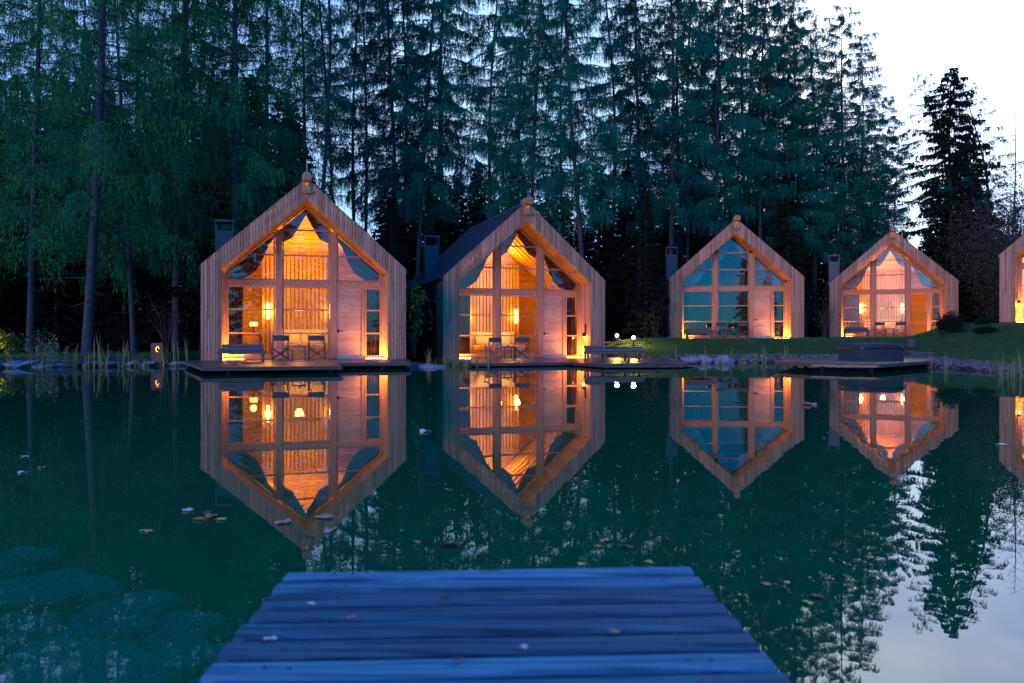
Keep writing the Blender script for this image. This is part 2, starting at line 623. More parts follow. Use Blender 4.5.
def build_cabin():
    root = empty('cabin')
    root['category'] = 'cabin'
    # front cladding: vertical boards, split where a board runs past the opening
    m = MB()
    r = random.Random(4)
    x = -W2
    while x < W2 - 1e-6:
        w = r.choice((.085, .1, .11, .12))
        x1 = min(W2, x + w)
        if W2 - x1 < .05:
            x1 = W2
        for a in (-IW, 0., IW):
            if x < a - 1e-6 < x1 and x1 - a > 1e-6:
                x1 = a
        g = .008
        xa, xb = x + g, x1 - g
        mid = (xa + xb) / 2
        dy = r.uniform(0, .014)
        if abs(mid) > IW:
            zb = (0., 0.)
        else:
            zb = (iz(xa), iz(xb))
        # some boards are joined out of two lengths
        za, zc = oz(xa) - .004, oz(xb) - .004
        if abs(mid) > IW and r.random() < .6:
            zj = r.uniform(1., 2.6)
            m.prism([(xa, 0), (xb, 0), (xb, zj), (xa, zj)], -.035 - dy, 0)
            m.prism([(xa, zj + .006), (xb, zj + .006), (xb, zc), (xa, za)], -.035 - r.uniform(0, .014), 0)
        else:
            m.prism([(xa, zb[0]), (xb, zb[1]), (xb, zc), (xa, za)], -.035 - dy, 0)
        x = x1
    m.build('gable_cladding', M['clad'], root)
    # portal body behind the cladding (deep frame round the opening)
    t = .62
    for s in (-1, 1):
        MB().box(s * W2 if s < 0 else IW + .003, -IW - .003 if s < 0 else W2, .002, D + .2, 0, EA - .12).build('portal_side', M['frame'], root)
    # soffit boards: run along the depth, one strip per board, both slopes and both reveals
    for s in (-1, 1):
        m = MB()
        n = 22
        for i in range(n):
            a, b = i / n, (i + .97) / n
            xa, xb = s * IW * (1 - a), s * IW * (1 - b)
            m.prism([(xa, iz(xa)), (xb, iz(xb)), (xb, iz(xb) + .05), (xa, iz(xa) + .05)], .002, D + .35)
        m.build('soffit', M['soffit'], root)
        m = MB()
        for i in range(8):
            y0 = .004 + i * .125
            m.box(s * IW - (.022 if s > 0 else 0), s * IW + (.022 if s < 0 else 0), y0, y0 + .121, 0, IC - .012)
        m.build('reveal_panel', M['clad'], root)
    # side and back walls
    for s in (-1, 1):
        m = MB()
        y = D + .21
        while y < LEN:
            y1 = min(LEN, y + .14)
            m.box(s * W2 - .06 * (s > 0), s * W2 + .06 * (s < 0), y, y1 - .006, 0, EA - .1)
            y = y1
        m.build('side_wall', M['darkclad'], root)
        MB().box(s * 3.5 - .04 * (s > 0), s * 3.5 + .04 * (s < 0), D + .25, LEN - .2, .05, EA - .2).build('inner_wall', M['lining'], root)
    MB().prism([(-W2 + .07, 0), (W2 - .07, 0), (W2 - .07, EA - .12), (0, AP - .2), (-W2 + .07, EA - .12)], LEN - .08, LEN).build('back_wall', M['clad'], root)
    MB().box(-3.45, 3.45, D + .16, LEN - .1, -.02, .045).build('floor', M['lining'], root)
    # roof: two metal slopes with standing seams, set a little behind the cladding
    for s in (-1, 1):
        m = MB()
        x0, x1 = 0., s * (W2 + .05)
        m.prism([(x0, AP - .015), (x1, oz(x1) - .015), (x1, oz(x1) - .13), (x0, AP - .13)], .004, LEN + .1)
        ob = m.build('roof', M['roof'], root)
        m = MB()
        for i in range(16):
            y0 = .3 + i * .56
            m.prism([(0, AP + .015), (x1, oz(x1) + .015), (x1, oz(x1) - .012), (0, AP - .012)], y0, y0 + .03)
        m.build('roof_seam', M['roof'], root)
        # lining under the roof and rafters, seen through the gable glass
        m = MB()
        for i in range(18):
            a, b = i / 18, (i + .97) / 18
            xa, xb = s * 3.46 * a, s * 3.46 * b
            m.prism([(xa, oz(xa) - .36), (xb, oz(xb) - .36), (xb, oz(xb) - .31), (xa, oz(xa) - .31)], D + .36, LEN - .1)
        m.build('ceiling', M['lining'], root)
        for i in range(9):
            y0 = D + .75 + i * .5
            MB().prism([(s * .02, oz(0) - .365), (s * 3.4, oz(3.4) - .365), (s * 3.4, oz(3.4) - .5), (s * .02, oz(0) - .5)], y0, y0 + .07).build('rafter', M['slat'], root)
    # inner gable wall (horizontal planks) and slatted partition behind the bed
    m = MB()
    z = .05
    while z < 6.1:
        z1 = min(z + .15, 6.1)
        hw0, hw1 = min(3.45, (6.2 - z) / KO), min(3.45, (6.2 - z1) / KO)
        m.prism([(-hw0, z), (hw0, z), (hw1, z1 - .007), (-hw1, z1 - .007)], 6.2, 6.25)
        z = z1
    m.build('inner_gable', M['lining'], root)
    m = MB()
    x = -1.65
    while x < 1.3:
        m.box(x, x + .115, 4.66, 4.72, .05, 4.35)
        x += .165
    m.box(-1.66, 1.33, 4.84, 4.88, .05, 4.3)
    m.build('slat_partition', M['slat'], root)
    # glazed front: posts and transom
    y0, y1 = D, D + .16
    for xa, xb in ((-2.92, -2.80), (2.81, 2.92)):
        MB().box(xa, xb, y0, y1, .02, IC - .06).build('jamb', M['frame'], root)
    for xa, xb in ((-1.10, -.86), (.88, 1.12)):
        xm = (xa + xb) / 2
        MB().box(xa, xb, y0 - .03, y1, .02, min(iz(xa), iz(xb)) - .01).build('post', M['frame'], root)
    MB().box(-2.79, 2.80, y0 - .006, y1 - .02, 2.73, 2.92).build('transom', M['frame'], root)
    MB().box(-2.79, 1.11, y0 + .01, y1 - .02, .02, .12).build('bottom_rail', M['frame'], root)

    def window(poly, rails, fw=.055):
        """polygon (x,z) of the opening; frame border, rails and a pane"""
        n = len(poly)
        cx = sum(p[0] for p in poly) / n
        cz = sum(p[1] for p in poly) / n
        # inset polygon by offsetting every edge
        area = sum(poly[i][0] * poly[(i + 1) % n][1] - poly[(i + 1) % n][0] * poly[i][1] for i in range(n))
        sg = 1 if area > 0 else -1
        lines = []
        for i in range(n):
            (ax, az), (bx, bz) = poly[i], poly[(i + 1) % n]
            l = math.hypot(bx - ax, bz - az)
            nx_, nz_ = -(bz - az) / l * sg, (bx - ax) / l * sg
            lines.append((ax + nx_ * fw, az + nz_ * fw, bx - ax, bz - az))
        ins = []
        for i in range(n):
            x1_, z1_, d1, e1 = lines[i - 1]
            x2_, z2_, d2, e2 = lines[i]
            den = d1 * e2 - e1 * d2
            tt = ((x2_ - x1_) * e2 - (z2_ - z1_) * d2) / den
            ins.append((x1_ + tt * d1, z1_ + tt * e1))
        m = MB()
        for i in range(n):
            j = (i + 1) % n
            m.prism([poly[i], poly[j], ins[j], ins[i]], D + .02, D + .11)
        for z in rails:
            xl = [ins[i][0] + (z - ins[i][1]) / (ins[(i + 1) % n][1] - ins[i][1]) * (ins[(i + 1) % n][0] - ins[i][0])
                  for i in range(n) if (ins[i][1] - z) * (ins[(i + 1) % n][1] - z) < 0]
            if len(xl) == 2:
                m.box(min(xl), max(xl), D + .03, D + .1, z - .028, z + .028)
        fr = m.build('window', M['frame'], root)
        MB().prism(ins, D + .055, D + .067).build('pane', M['glass'], fr)

    e = .012
    window([(-2.8 + e, .12 + e), (-1.1 - e, .12 + e), (-1.1 - e, 2.73 - e), (-2.8 + e, 2.73 - e)], (.97, 1.85))
    window([(-.86 + e, .12 + e), (.88 - e, .12 + e), (.88 - e, 2.73 - e), (-.86 + e, 2.73 - e)], (.97, 1.85))
    window([(2.17 + e, .06), (2.81 - e, .06), (2.81 - e, 2.73 - e), (2.17 + e, 2.73 - e)], (.97, 1.85))
    zz = 2.92 + e
    window([(-2.8 + e, zz), (-1.1 - e, zz), (-1.1 - e, iz(1.11) - .03), (-2.8 + e, iz(2.79) - .03)], (3.88,))
    window([(1.12 + e, zz), (2.81 - e, zz), (2.81 - e, iz(2.80) - .03), (1.12 + e, iz(1.13) - .03)], (3.88,))
    window([(-.86 + e, zz), (.88 - e, zz), (.88 - e, iz(.87) - .03), (0, iz(0) - .04), (-.86 + e, iz(.85) - .03)], (3.88, 4.83))
    MB().box(2.055, 2.16, y0 + .004, y1 - .02, .02, 2.73).build('post', M['frame'], root)
    MB().box(2.17, 2.80, y0 + .004, y1 - .02, .02, .055).build('bottom_rail', M['frame'], root)
    # door: horizontal boards, hinged on its right edge at x = 2.05
    m = MB()
    z = .13
    while z < 2.70:
        z1 = min(2.72, z + .135)
        m.box(-.92, 0, .03, .085 + rnd.uniform(0, .004), z, z1 - .004)
        z = z1
    m.box(-.92, 0, .087, .1, .13, 2.716)
    door = m.build('door', M['doorwood'], root, loc=(2.05, D, 0))
    h = MB().box(-.9, -.84, .005, .028, 1.0, 1.12)
    h.tube([(-.8, -.03, 1.06), (-.8, .029, 1.06)], .012, 8).tube([(-.8, -.03, 1.06), (-.68, -.03, 1.06)], .012, 8)
    h.build('handle', M['black'], door)
    MB().box(1.12, 2.05, D - .06, D + .1, .0, .115).build('door_sill', M['sill'], root)
    # ridge: beam end, bracket, small knob with a weak glow of its own
    bh = [(-.15, AP - .14), (.15, AP - .14), (.18, AP + .0), (.11, AP + .13), (-.11, AP + .13), (-.18, AP + .0)]
    MB().prism(bh, -.4, .3).build('ridge_beam', M['clad'], root, bevel=.02)
    MB().box(-.15, .15, -.2, -.055, IA + .22, IA + .34).box(-.13, .13, -.12, -.055, IA + .342, AP - .145).build('beam_bracket', M['clad'], root, bevel=.01)
    MB().lathe([(.001, -.05), (.035, -.035), (.05, 0), (.035, .035), (.001, .05)], 12, (0, -.17, AP - .26)).build('apex_knob', M['knobglow'], root, smooth=True)
    # ridge cap, chimney
    MB().prism([(-.22, oz(.22) + .0), (0, AP + .03), (.22, oz(.22) + .0), (.22, oz(.22) + .03), (0, AP + .06), (-.22, oz(.22) + .03)], .32, LEN + .1).build('ridge_cap', M['roof'], root)
    c = MB().box(-3.42, -2.78, 4.2, 4.85, 3.2, 5.1)
    for i in range(7):
        x = -3.42 + .64 * i / 6
        c.box(x - .012, x + .012, 4.18, 4.199, 3.3, 5.08)
    ch = c.build('chimney', M['roof'], root)
    k = MB().box(-3.47, -2.73, 4.15, 4.9, 5.48, 5.56)
    for px in (-3.44, -2.8):
        for py in (4.18, 4.83):
            k.box(px, px + .04, py, py + .04, 5.102, 5.478)
    k.build('chimney_cap', M['roof'], ch)
    # LED strips let into the foot of both reveals
    for s in (-1, 1):
        MB().box(s * 2.87 - .025, s * 2.87 + .025, .2, .84, .003, .028).build('led_strip', M['led'], root)
        MB().box(s * 2.54 - .34, s * 2.54 + .34, .87, .91, .003, .028).build('led_strip', M['led'], root)
    return root


cab0 = Proto(build_cabin())
LAB = {
    1: 'larch-clad orange-lit cabin behind the wide stepped deck, with a daybed and two chairs',
    2: 'larch-clad cabin with dark roof side showing, yellow sloping ceiling visible through its gable glass',
    3: 'larch-clad cabin with dark unlit windows reflecting blue sky, standing on the lawn',
    4: 'pink-lit larch-clad cabin with its door standing open, behind the covered hot tub',
    5: 'larch-clad cabin cut off by the right edge on top of the grass mound',
}
cabin = {}
for k, (X, Y, ph, z0) in CAB.items():
    c = cabin[k] = cab0.put((X, Y, z0), ph, LAB[k], 'gabled larch cabins around the pond')
    c['category'] = 'cabin'
for ch in cabin[4].children:
    if ch.name.startswith('door') and 'sill' not in ch.name:
        ch.rotation_euler = (0, 0, R(-97))
        ch['label'] = 'wooden door swung open inwards'
for ch in list(cabin[5].children):
    if ch.name.startswith('chimney'):
        for g in list(ch.children):
            bpy.data.objects.remove(g)
        bpy.data.objects.remove(ch)
for k in (1, 4):
    MB().tube([(0, -.2, AP + .1), (0, -.2, AP + .62)], .018, 6).lathe([(.09, 0), (.09, .03), (.02, .06)], 10, (0, -.2, AP + .132)).build('finial', M['greymetal'], cabin[k])


# ---- curtains (hang in the cabins: things of their own)
def swag_mesh(side):
    inner = [(0, 5.42), (-.24, 4.98), (-.5, 4.54), (-.85, 4.38), (-1.12, 4.56), (-1.34, 4.28), (-1.55, 3.75), (-1.8, 3.3), (-2.2, 3.02), (-2.7, 2.95)]
    n, mv = 46, 16
    P = np.array(inner)
    s = np.concatenate([[0], np.cumsum(np.hypot(*np.diff(P, axis=0).T))])
    V = []
    for i in range(n + 1):
        t = i / n
        ix = np.interp(t * s[-1], s, P[:, 0])
        izz = np.interp(t * s[-1], s, P[:, 1])
        ox = -2.76 * (t ** 1.05)
        ozz = iz(ox) - .1
        for j in range(mv + 1):
            v = j / mv
            x = ox + (ix - ox) * v
            z = ozz + (izz - ozz) * v
            tie = min(abs(t - .42) / .2, 1)
            y = D + .28 + .10 * (.35 + .65 * tie) * math.sin(v * 17 + t * 5) * (.4 + .6 * v) + .02 * math.sin(t * 40 + v * 6)
            V.append((side * -x if side > 0 else x, y, z))
    idx = np.arange((n + 1) * (mv + 1)).reshape(n + 1, mv + 1)
    Q = np.stack([idx[:-1, :-1], idx[:-1, 1:], idx[1:, 1:], idx[1:, :-1]], -1).reshape(-1, 4)
    return V, Q


def pleat_mesh(x0, x1, z0, z1, amp=.05, per=.13, y=D + .3):
    n = max(8, int((x1 - x0) / per * 8))
    V, mv = [], 10
    for i in range(n + 1):
        x = x0 + (x1 - x0) * i / n
        for j in range(mv + 1):
            t = j / mv
            ph = 2 * math.pi * x / per + .7 * math.sin(x * 5.1) + .3 * math.sin(t * 3)
            V.append((x + .015 * math.sin(t * 4 + x * 7), y + amp * math.sin(ph) * (.6 + .4 * (1 - t)), z0 + (z1 - z0) * t))
    idx = np.arange((n + 1) * (mv + 1)).reshape(n + 1, mv + 1)
    Q = np.stack([idx[:-1, :-1], idx[:-1, 1:], idx[1:, 1:], idx[1:, :-1]], -1).reshape(-1, 4)
    return V, Q


WHICH = {1: 'the orange cabin', 2: 'the second orange cabin', 3: 'the unlit cabin', 4: 'the open-doored cabin'}
for k in (1, 2, 3, 4):
    X, Y, ph, z0 = CAB[k]
    swm = M['grey_curtain'] if k in (1, 2) else M['pale_curtain']
    for s in (-1, 1):
        o = np_mesh('curtain', *swag_mesh(s), swm, smooth=True)
        o.location, o.rotation_euler = (X, Y, z0), (0, 0, ph)
        tag(o, f'draped gable curtain tied back on the {"chimney" if s < 0 else "door"} side of {WHICH[k]}', 'curtain', 'curtains of the cabins')
    spans = {1: [(-2.76, -2.25, 'grey pleated curtain edging the big low window in '), (2.2, 2.78, 'pleated curtain in the narrow window beside the door of ')],
             2: [(-2.76, -2.1, 'grey pleated curtain edging the big low window in '), (2.34, 2.78, 'pleated curtain in the narrow window beside the door of ')],
             3: [(-2.76, -1.12, 'closed grey curtain behind the bench window of '), (-.85, .86, 'closed grey curtain behind the two chairs at '), (2.2, 2.78, 'pleated curtain in the narrow window beside the door of ')],
             4: [(-2.76, -1.75, 'blue-grey pleated curtain behind the bench window of '), (2.45, 2.78, 'pale curtain in the narrow window beside the door of ')]}[k]
    for x0, x1, lb in spans:
        o = np_mesh('curtain', *pleat_mesh(x0, x1, .08, 2.7), M['grey_curtain'] if k != 4 else M['pale_curtain'], smooth=True)
        o.location, o.rotation_euler = (X, Y, z0), (0, 0, ph)
        tag(o, lb + WHICH[k], 'curtain', 'curtains of the cabins')
    if k in (1, 4):
        o = np_mesh('sheer_curtain', *pleat_mesh(-.84, .86, .1, 2.7, .03, .2, D + .4), M['sheer'], smooth=True)
        o.location, o.rotation_euler = (X, Y, z0), (0, 0, ph)
        tag(o, 'thin see-through curtain before the bed in ' + WHICH[k], 'curtain', 'sheer curtains')

# ---- things inside the lit cabins
b = empty('bed', cat='bed')
MB().box(-1.0, 1.0, 2.5, 4.55, .05, .3).build('bed_base', M['lining'], b)
MB().box(-.98, .98, 2.52, 4.5, .3, .55).build('mattress', M['bedlinen'], b, bevel=.06)
MB().box(-1.1, 1.1, 4.56, 4.68, .05, 1.15).build('headboard', M['bedlinen'], b, bevel=.02)
bed0 = Proto(b)


def pillow():
    V, n = [], 14
    for i in range(n + 1):
        for j in range(n + 1):
            u, v = i / n * 2 - 1, j / n * 2 - 1
            th = .11 * (1 - u ** 4) ** .5 * (1 - v ** 4) ** .5
            V.append((u * .4 * (1 - .08 * v * v), v * .27 * (1 - .1 * u * u), th))
    idx = np.arange((n + 1) ** 2).reshape(n + 1, n + 1)
    Q = np.stack([idx[:-1, :-1], idx[1:, :-1], idx[1:, 1:], idx[:-1, 1:]], -1).reshape(-1, 4)
    V = np.array(V)
    B = V * [1, 1, -1] - [0, 0, .001]
    Q2 = Q[:, ::-1] + len(V)
    V = np.concatenate([V, B])
    Rm = np.array(Matrix.Rotation(R(68), 3, 'X'))
    o = np_mesh('pillow', V @ Rm.T, np.concatenate([Q, Q2]), M['bedlinen'], smooth=True)
    tag(o, cat='pillow')
    return o


pil0 = Proto(pillow())
wl = empty('wall_lamp', cat='lamp')
MB().box(-.05, .05, 0, .03, -.36, .36).build('back_plate', M['black'], wl)
MB().lathe([(.03, -.33), (.055, -.32), (.055, .32), (.03, .33)], 14, (0, -.075, 0)).build('lamp_tube', M['lamp'], wl, smooth=True)
tube0 = Proto(wl)
pn = empty('pendant_lamp', cat='lamp')
MB().tube([(0, 0, .04), (0, 0, 2.6)], .008, 6).build('cord', M['black'], pn)
MB().lathe([(.03, .06), (.26, .035), (.27, .0), (.25, -.01)], 22).build('lamp_shade', M['bedlinen'], pn, smooth=True)
MB().lathe([(.2, -.012), (.2, -.02)], 22).build('bulb', M['lamp'], pn)
pen0 = Proto(pn)
tl = empty('table_lamp', cat='lamp')
MB().lathe([(.12, 0), (.12, .02), (.02, .03), (.02, .3)], 14).build('lamp_base', M['black'], tl, smooth=False)
MB().lathe([(.17, .3), (.15, .47)], 18).build('lamp_shade', M['candle'], tl, smooth=True)
tab0 = Proto(tl)
sd = empty('sideboard', cat='sideboard')
MB().box(-.6, .6, -.22, .22, .06, .95).build('body', M['slat'], sd)
MB().box(-.63, .63, -.25, .25, .95, 1.0).build('top', M['slat'], sd)
for s in (-1, 1):
    MB().box(s * .31 - .27, s * .31 + .27, -.24, -.221, .12, .9).build('door', M['lining'], sd)
    MB().box(s * .08 - .01, s * .08 + .01, -.262, -.241, .45, .6).build('handle', M['black'], sd)
sid0 = Proto(sd)


def light(name, kind, k, lx, ly, lz, power, color=WARM, size=.1, rot=None, **kw):
    l = bpy.data.lights.new(name, kind)
    l.energy = power * 2.1
    l.color = color
    if kind == 'AREA':
        l.shape = 'RECTANGLE'
        l.size, l.size_y = size if hasattr(size, '__len__') else (size, size)
    else:
        l.shadow_soft_size = size
    for a, v in kw.items():
        setattr(l, a, v)
    o = bpy.data.objects.new(name, l)
    COL.objects.link(o)
    o.location = cabin_pt(k, lx, ly, lz) if k else (lx, ly, lz)
    o.rotation_euler = rot or (0, 0, 0)
    if k:
        o.rotation_euler.z += CAB[k][2]
    return o


TONE = {1: WARM, 2: WARM, 4: (1., .33, .12)}      # the fourth cabin's lamps are pinker
PW = {1: 1.0, 2: 1.15, 4: 1.1}
for k in (1, 2, 4):
    wh = WHICH[k]
    P = PW[k]
    ph = CAB[k][2]
    bed0.put(cabin_pt(k, -.1, 0, 0), ph, 'wide bed with upholstered headboard inside ' + wh, 'beds in the lit cabins')
    for x, sd_ in ((-.55, 'farther from'), (.35, 'nearer to')):
        pil0.put(cabin_pt(k, x, 4.38, .82), ph, f'cream pillow on the bed {sd_} the door in {wh}', 'bed pillows')
    for x, sd_ in ((-1.42, 'farther from'), (1.12, 'nearer to')):
        tube0.put(cabin_pt(k, x, 4.68, 1.92), ph, f'glowing upright wall lamp {sd_} the door in {wh}', 'tube lamps beside the beds')
        light('tube_light', 'POINT', k, x, 4.45, 1.92, 17 * P, color=TONE[k], size=.12)
    pen0.put(cabin_pt(k, -.2, 3.3, 1.92), ph, 'flat round pendant lamp over the bed in ' + wh, 'pendant lamps')
    light('pendant_or_fill_light', 'POINT', k, -.2, 3.3, 1.8, 22 * P, color=TONE[k], size=.15)
    sid0.put(cabin_pt(k, -2.35, 5.3, 0), ph, 'low wooden sideboard against the back of ' + wh, 'sideboards')
    tab0.put(cabin_pt(k, -2.0, 5.2, 1.0), ph, 'small glowing table lamp on the sideboard in ' + wh, 'table lamps')
    light('table_light', 'POINT', k, -2.0, 4.9, 1.7, 10 * P, size=.12)
    # lit strip along the top of the partition washes the ceiling
    light('ceiling_wash', 'AREA', k, -.15, 4.9, 4.42, 62 * P, color=TONE[k], size=(2.6, .2), rot=(R(180), 0, 0))
    light('gable_wash', 'AREA', k, -.15, 3.0, 3.0, 36 * P, color=TONE[k], size=(2.2, .6), rot=(R(150), 0, 0))
for k in (1, 2, 3, 4, 5):
    for s in (-1, 1):
        light('reveal_light', 'AREA', k, s * 2.84, .52, .06, 17, color=(1, .34, .04), size=(.05, .7), rot=(R(180), R(-14 * s), 0), spread=R(170))

for k in (1, 2, 3, 4):
    for s in (-1, 1):
        light('foot_light', 'AREA', k, s * 2.54, .88, .06, 9, color=(1, .36, .05), size=(.66, .04), rot=(R(180 + 12), 0, 0), spread=R(170))

# wall lamps on the reveals
wl = empty('wall_lamp', cat='lamp')
MB().box(-.03, .0, -.05, .05, -.1, .42).build('back_plate', M['black'], wl)
MB().lathe([(.055, -.12), (.055, .02), (.02, .06)], 14, (-.09, 0, 0)).build('lamp_shade', M['black'], wl)
MB().lathe([(.045, -.135), (.045, -.122)], 14, (-.09, 0, 0)).build('bulb', M['led'], wl)
ewl = Proto(wl)
ewl.put(cabin_pt(2, IW - .03, .5, 1.05), CAB[2][2], 'small black outdoor wall lamp on the reveal above the lounger', 'outdoor wall lamps')
ewl.put(cabin_pt(5, -IW + .03, .5, 1.05), CAB[5][2] + math.pi, 'small black outdoor wall lamp glowing on the cabin at the picture edge', 'outdoor wall lamps')
light('wall_lamp_light', 'POINT', 2, IW - .14, .5, .86, 3, size=.04)
light('wall_lamp_light', 'POINT', 5, -IW + .14, .5, .86, 16, size=.04)
light('gable_wash', 'AREA', 5, -.15, 3.0, 3.0, 50, size=(2.2, .6), rot=(R(150), 0, 0))  # added inside the edge cabin to turn its glazing orange, no fixture there
light('pendant_or_fill_light', 'POINT', 5, -1.2, 3.0, 1.9, 30, size=.15)  # unseen fill added for the same orange glow, no pendant hangs here

# ------------------------------------------------------------------ decks
def deck(poly, zt, rz, loc, label, beams=True, cat='deck', bw=.14, name='wooden_deck', along=True):
    """polygon in local x-y; boards run along local x, cut to the outline"""
    root = empty(name, label, cat, 'timber decks at the cabins', loc, rz)
    m = MB()
    y0, y1 = min(p[1] for p in poly), max(p[1] for p in poly)
    y = y0
    n = len(poly)
    while y < y1 - .02:
        yb = min(y + bw, y1)
        ym = (y + yb) / 2
        xl = sorted(poly[i][0] + (ym - poly[i][1]) / (poly[(i + 1) % n][1] - poly[i][1]) * (poly[(i + 1) % n][0] - poly[i][0])
                    for i in range(n) if (poly[i][1] - ym) * (poly[(i + 1) % n][1] - ym) < 0)
        for a, c in zip(xl[::2], xl[1::2]):
            e = rnd.uniform(-.01, .01)
            m.box(a + e, c + e, y + .004, yb - .004, zt - .035, zt - rnd.uniform(0, .004))
        y = yb
    m.build('decking', M['deck'], root)
    m = MB()
    for i in range(n):
        (ax, ay), (bx, by) = poly[i], poly[(i + 1) % n]
        l = math.hypot(bx - ax, by - ay)
        if l < .3:
            continue
        tx, ty = (bx - ax) / l, (by - ay) / l
        nx_, ny_ = ty, -tx
        q = [(ax - nx_ * .06, ay - ny_ * .06), (bx - nx_ * .06, by - ny_ * .06), (bx - nx_ * .015, by - ny_ * .015), (ax - nx_ * .015, ay - ny_ * .015)]
        m.slab(q, zt - .10, zt - .037)
    m.build('edge_beam', M['deck'], root)
    if beams:
        for i in range(n):
            x, y = poly[i]
            cx, cy = sum(p[0] for p in poly) / n, sum(p[1] for p in poly) / n
            x, y = x + (cx - x) * .25, y + (cy - y) * .25
            MB().tube([(x, y, -1.2), (x, y, zt - .102)], .07, 8).build('post', M['darkclad'], root)
    return root


X, Y, ph, z0 = CAB[1]
deck([(-2.9, -7.3), (.75, -7.3), (.75, -4.4), (3.1, -4.4), (3.8, .98), (-4.1, .98), (-4.1, -.5)], z0, ph, (X, Y, 0), 'stepped dark timber deck over the water before the orange cabin')
X, Y, ph, z0 = CAB[2]
deck([(-3.9, -5.6), (-.35, -5.6), (-.35, -8.2), (2.2, -8.8), (3.9, -7.0), (4.4, -2.5), (4.2, .98), (-3.9, .98)], z0, ph, (X, Y, 0), 'dark timber deck with a jutting corner carrying the long lounger')
X, Y, ph, z0 = CAB[3]
deck([(-3.3, -1.3), (3.3, -1.3), (3.3, .98), (-3.3, .98)], z0 + .01, ph, (X, Y, 0), 'narrow timber terrace on the lawn before the unlit cabin', beams=False)
X, Y, ph, z0 = CAB[4]
deck([(-3.3, -1.3), (3.3, -1.3), (3.3, .98), (-3.3, .98)], z0 + .01, ph, (X, Y, 0), 'narrow timber terrace before the pink-lit cabin', beams=False)
PL = [(at(775, 25.6), 25.6), (at(811, 23.6), 23.6), (at(879, 22.6), 22.6), (at(932, 26.3), 26.3), (at(925, 30), 30), (at(792, 30.5), 30.5)]
deck(PL, .24, 0, (0, 0, 0), 'dark floating timber platform carrying the covered hot tub', name='floating_platform', cat='platform')

# covered hot tub
tb = empty('hot_tub', 'covered round-cornered hot tub under a dark blue sheet on the floating platform', 'hot tub', None, (at(870, 26.6), 26.6, .24), .06)
n, V, rings = 48, [], [(1.0, 0.), (1.0, .12), (1.005, .3), (1.0, .46), (.985, .52), (.93, .555), (.6, .575), (.02, .58)]
for rr, zz_ in rings:
    for i in range(n):
        t = 2 * math.pi * i / n
        c_, s_ = math.cos(t), math.sin(t)
        q = (abs(c_) ** 5 + abs(s_) ** 5) ** (-1 / 5)
        wr = 1 + (.012 * math.sin(t * 17) + .008 * math.sin(t * 29 + zz_ * 20)) * (1 if .05 < zz_ < .5 else .3)
        V.append((c_ * q * rr * wr * .84, s_ * q * rr * wr * .85, zz_ + (.012 * math.sin(t * 3) if zz_ > .4 else 0)))
Q = [(r_ * n + i, r_ * n + (i + 1) % n, (r_ + 1) * n + (i + 1) % n, (r_ + 1) * n + i) for r_ in range(len(rings) - 1) for i in range(n)]
np_mesh('cover', V, Q, M['cover'], tb, smooth=True)
m = MB()
for i in range(n):
    t, t2 = 2 * math.pi * i / n, 2 * math.pi * (i + 1) / n
    f_ = lambda a, k: ((abs(math.cos(a)) ** 5 + abs(math.sin(a)) ** 5) ** (-.2))
    p = [(math.cos(a) * f_(a, 0) * .85 * .985, math.sin(a) * f_(a, 0) * .86 * .985) for a in (t, t2)]
    o_ = [(math.cos(a) * f_(a, 0) * .866, math.sin(a) * f_(a, 0) * .88) for a in (t, t2)]
    m.slab([p[0], o_[0], o_[1], p[1]], .4, .43)
m.build('strap', M['black'], tb)

# ------------------------------------------------------------------ outdoor furniture
def director_chair():
    r = empty('directors_chair', cat='chair')
    w, d = .27, .2
    for s in (-1, 1):
        MB().tube([(s * w, d, 0), (s * w, d, .9)], .018, 6).build('back_post', M['chairframe'], r)
        MB().tube([(s * w, -d, 0), (s * w, -d, .62)], .018, 6).build('front_post', M['chairframe'], r)
        MB().box(s * w - .035, s * w + .035, -d - .06, d + .03, .62, .645).build('armrest', M['chairframe'], r)
        MB().box(s * w - .014, s * w + .014, -d - .03, d + .03, .0, .03).build('foot_rail', M['chairframe'], r)
    for y in (-d + .03, d - .03):
        MB().tube([(-w, y, .05), (w, y, .43)], .015, 6).tube([(w, y + .028, .05), (-w, y + .028, .43)], .015, 6).build('cross_brace', M['chairframe'], r)
    m = MB()
    n = 8
    P = [(-w + 2 * w * i / n, .445 - .035 * (1 - (2 * i / n - 1) ** 2)) for i in range(n + 1)]
    m.prism(P + [(x, z + .008) for x, z in reversed(P)], -d, d)
    m.build('seat', M['canvas'], r)
    P = [(-w + 2 * w * i / n, d + .02 + .05 * (1 - (2 * i / n - 1) ** 2)) for i in range(n + 1)]
    m = MB()
    m.slab(P + [(x, y + .008) for x, y in reversed(P)], .69, .88)
    m.build('backrest', M['canvas'], r)
    return r


def side_table():
    r = empty('side_table', cat='table')
    MB().box(-.24, .24, -.24, .24, .46, .5).build('table_top', M['chairframe'], r)
    for x in (-1, 1):
        for y in (-1, 1):
            MB().box(x * .22 - .018, x * .22 + .018, y * .22 - .018, y * .22 + .018, 0, .46).build('leg', M['chairframe'], r)
    return r


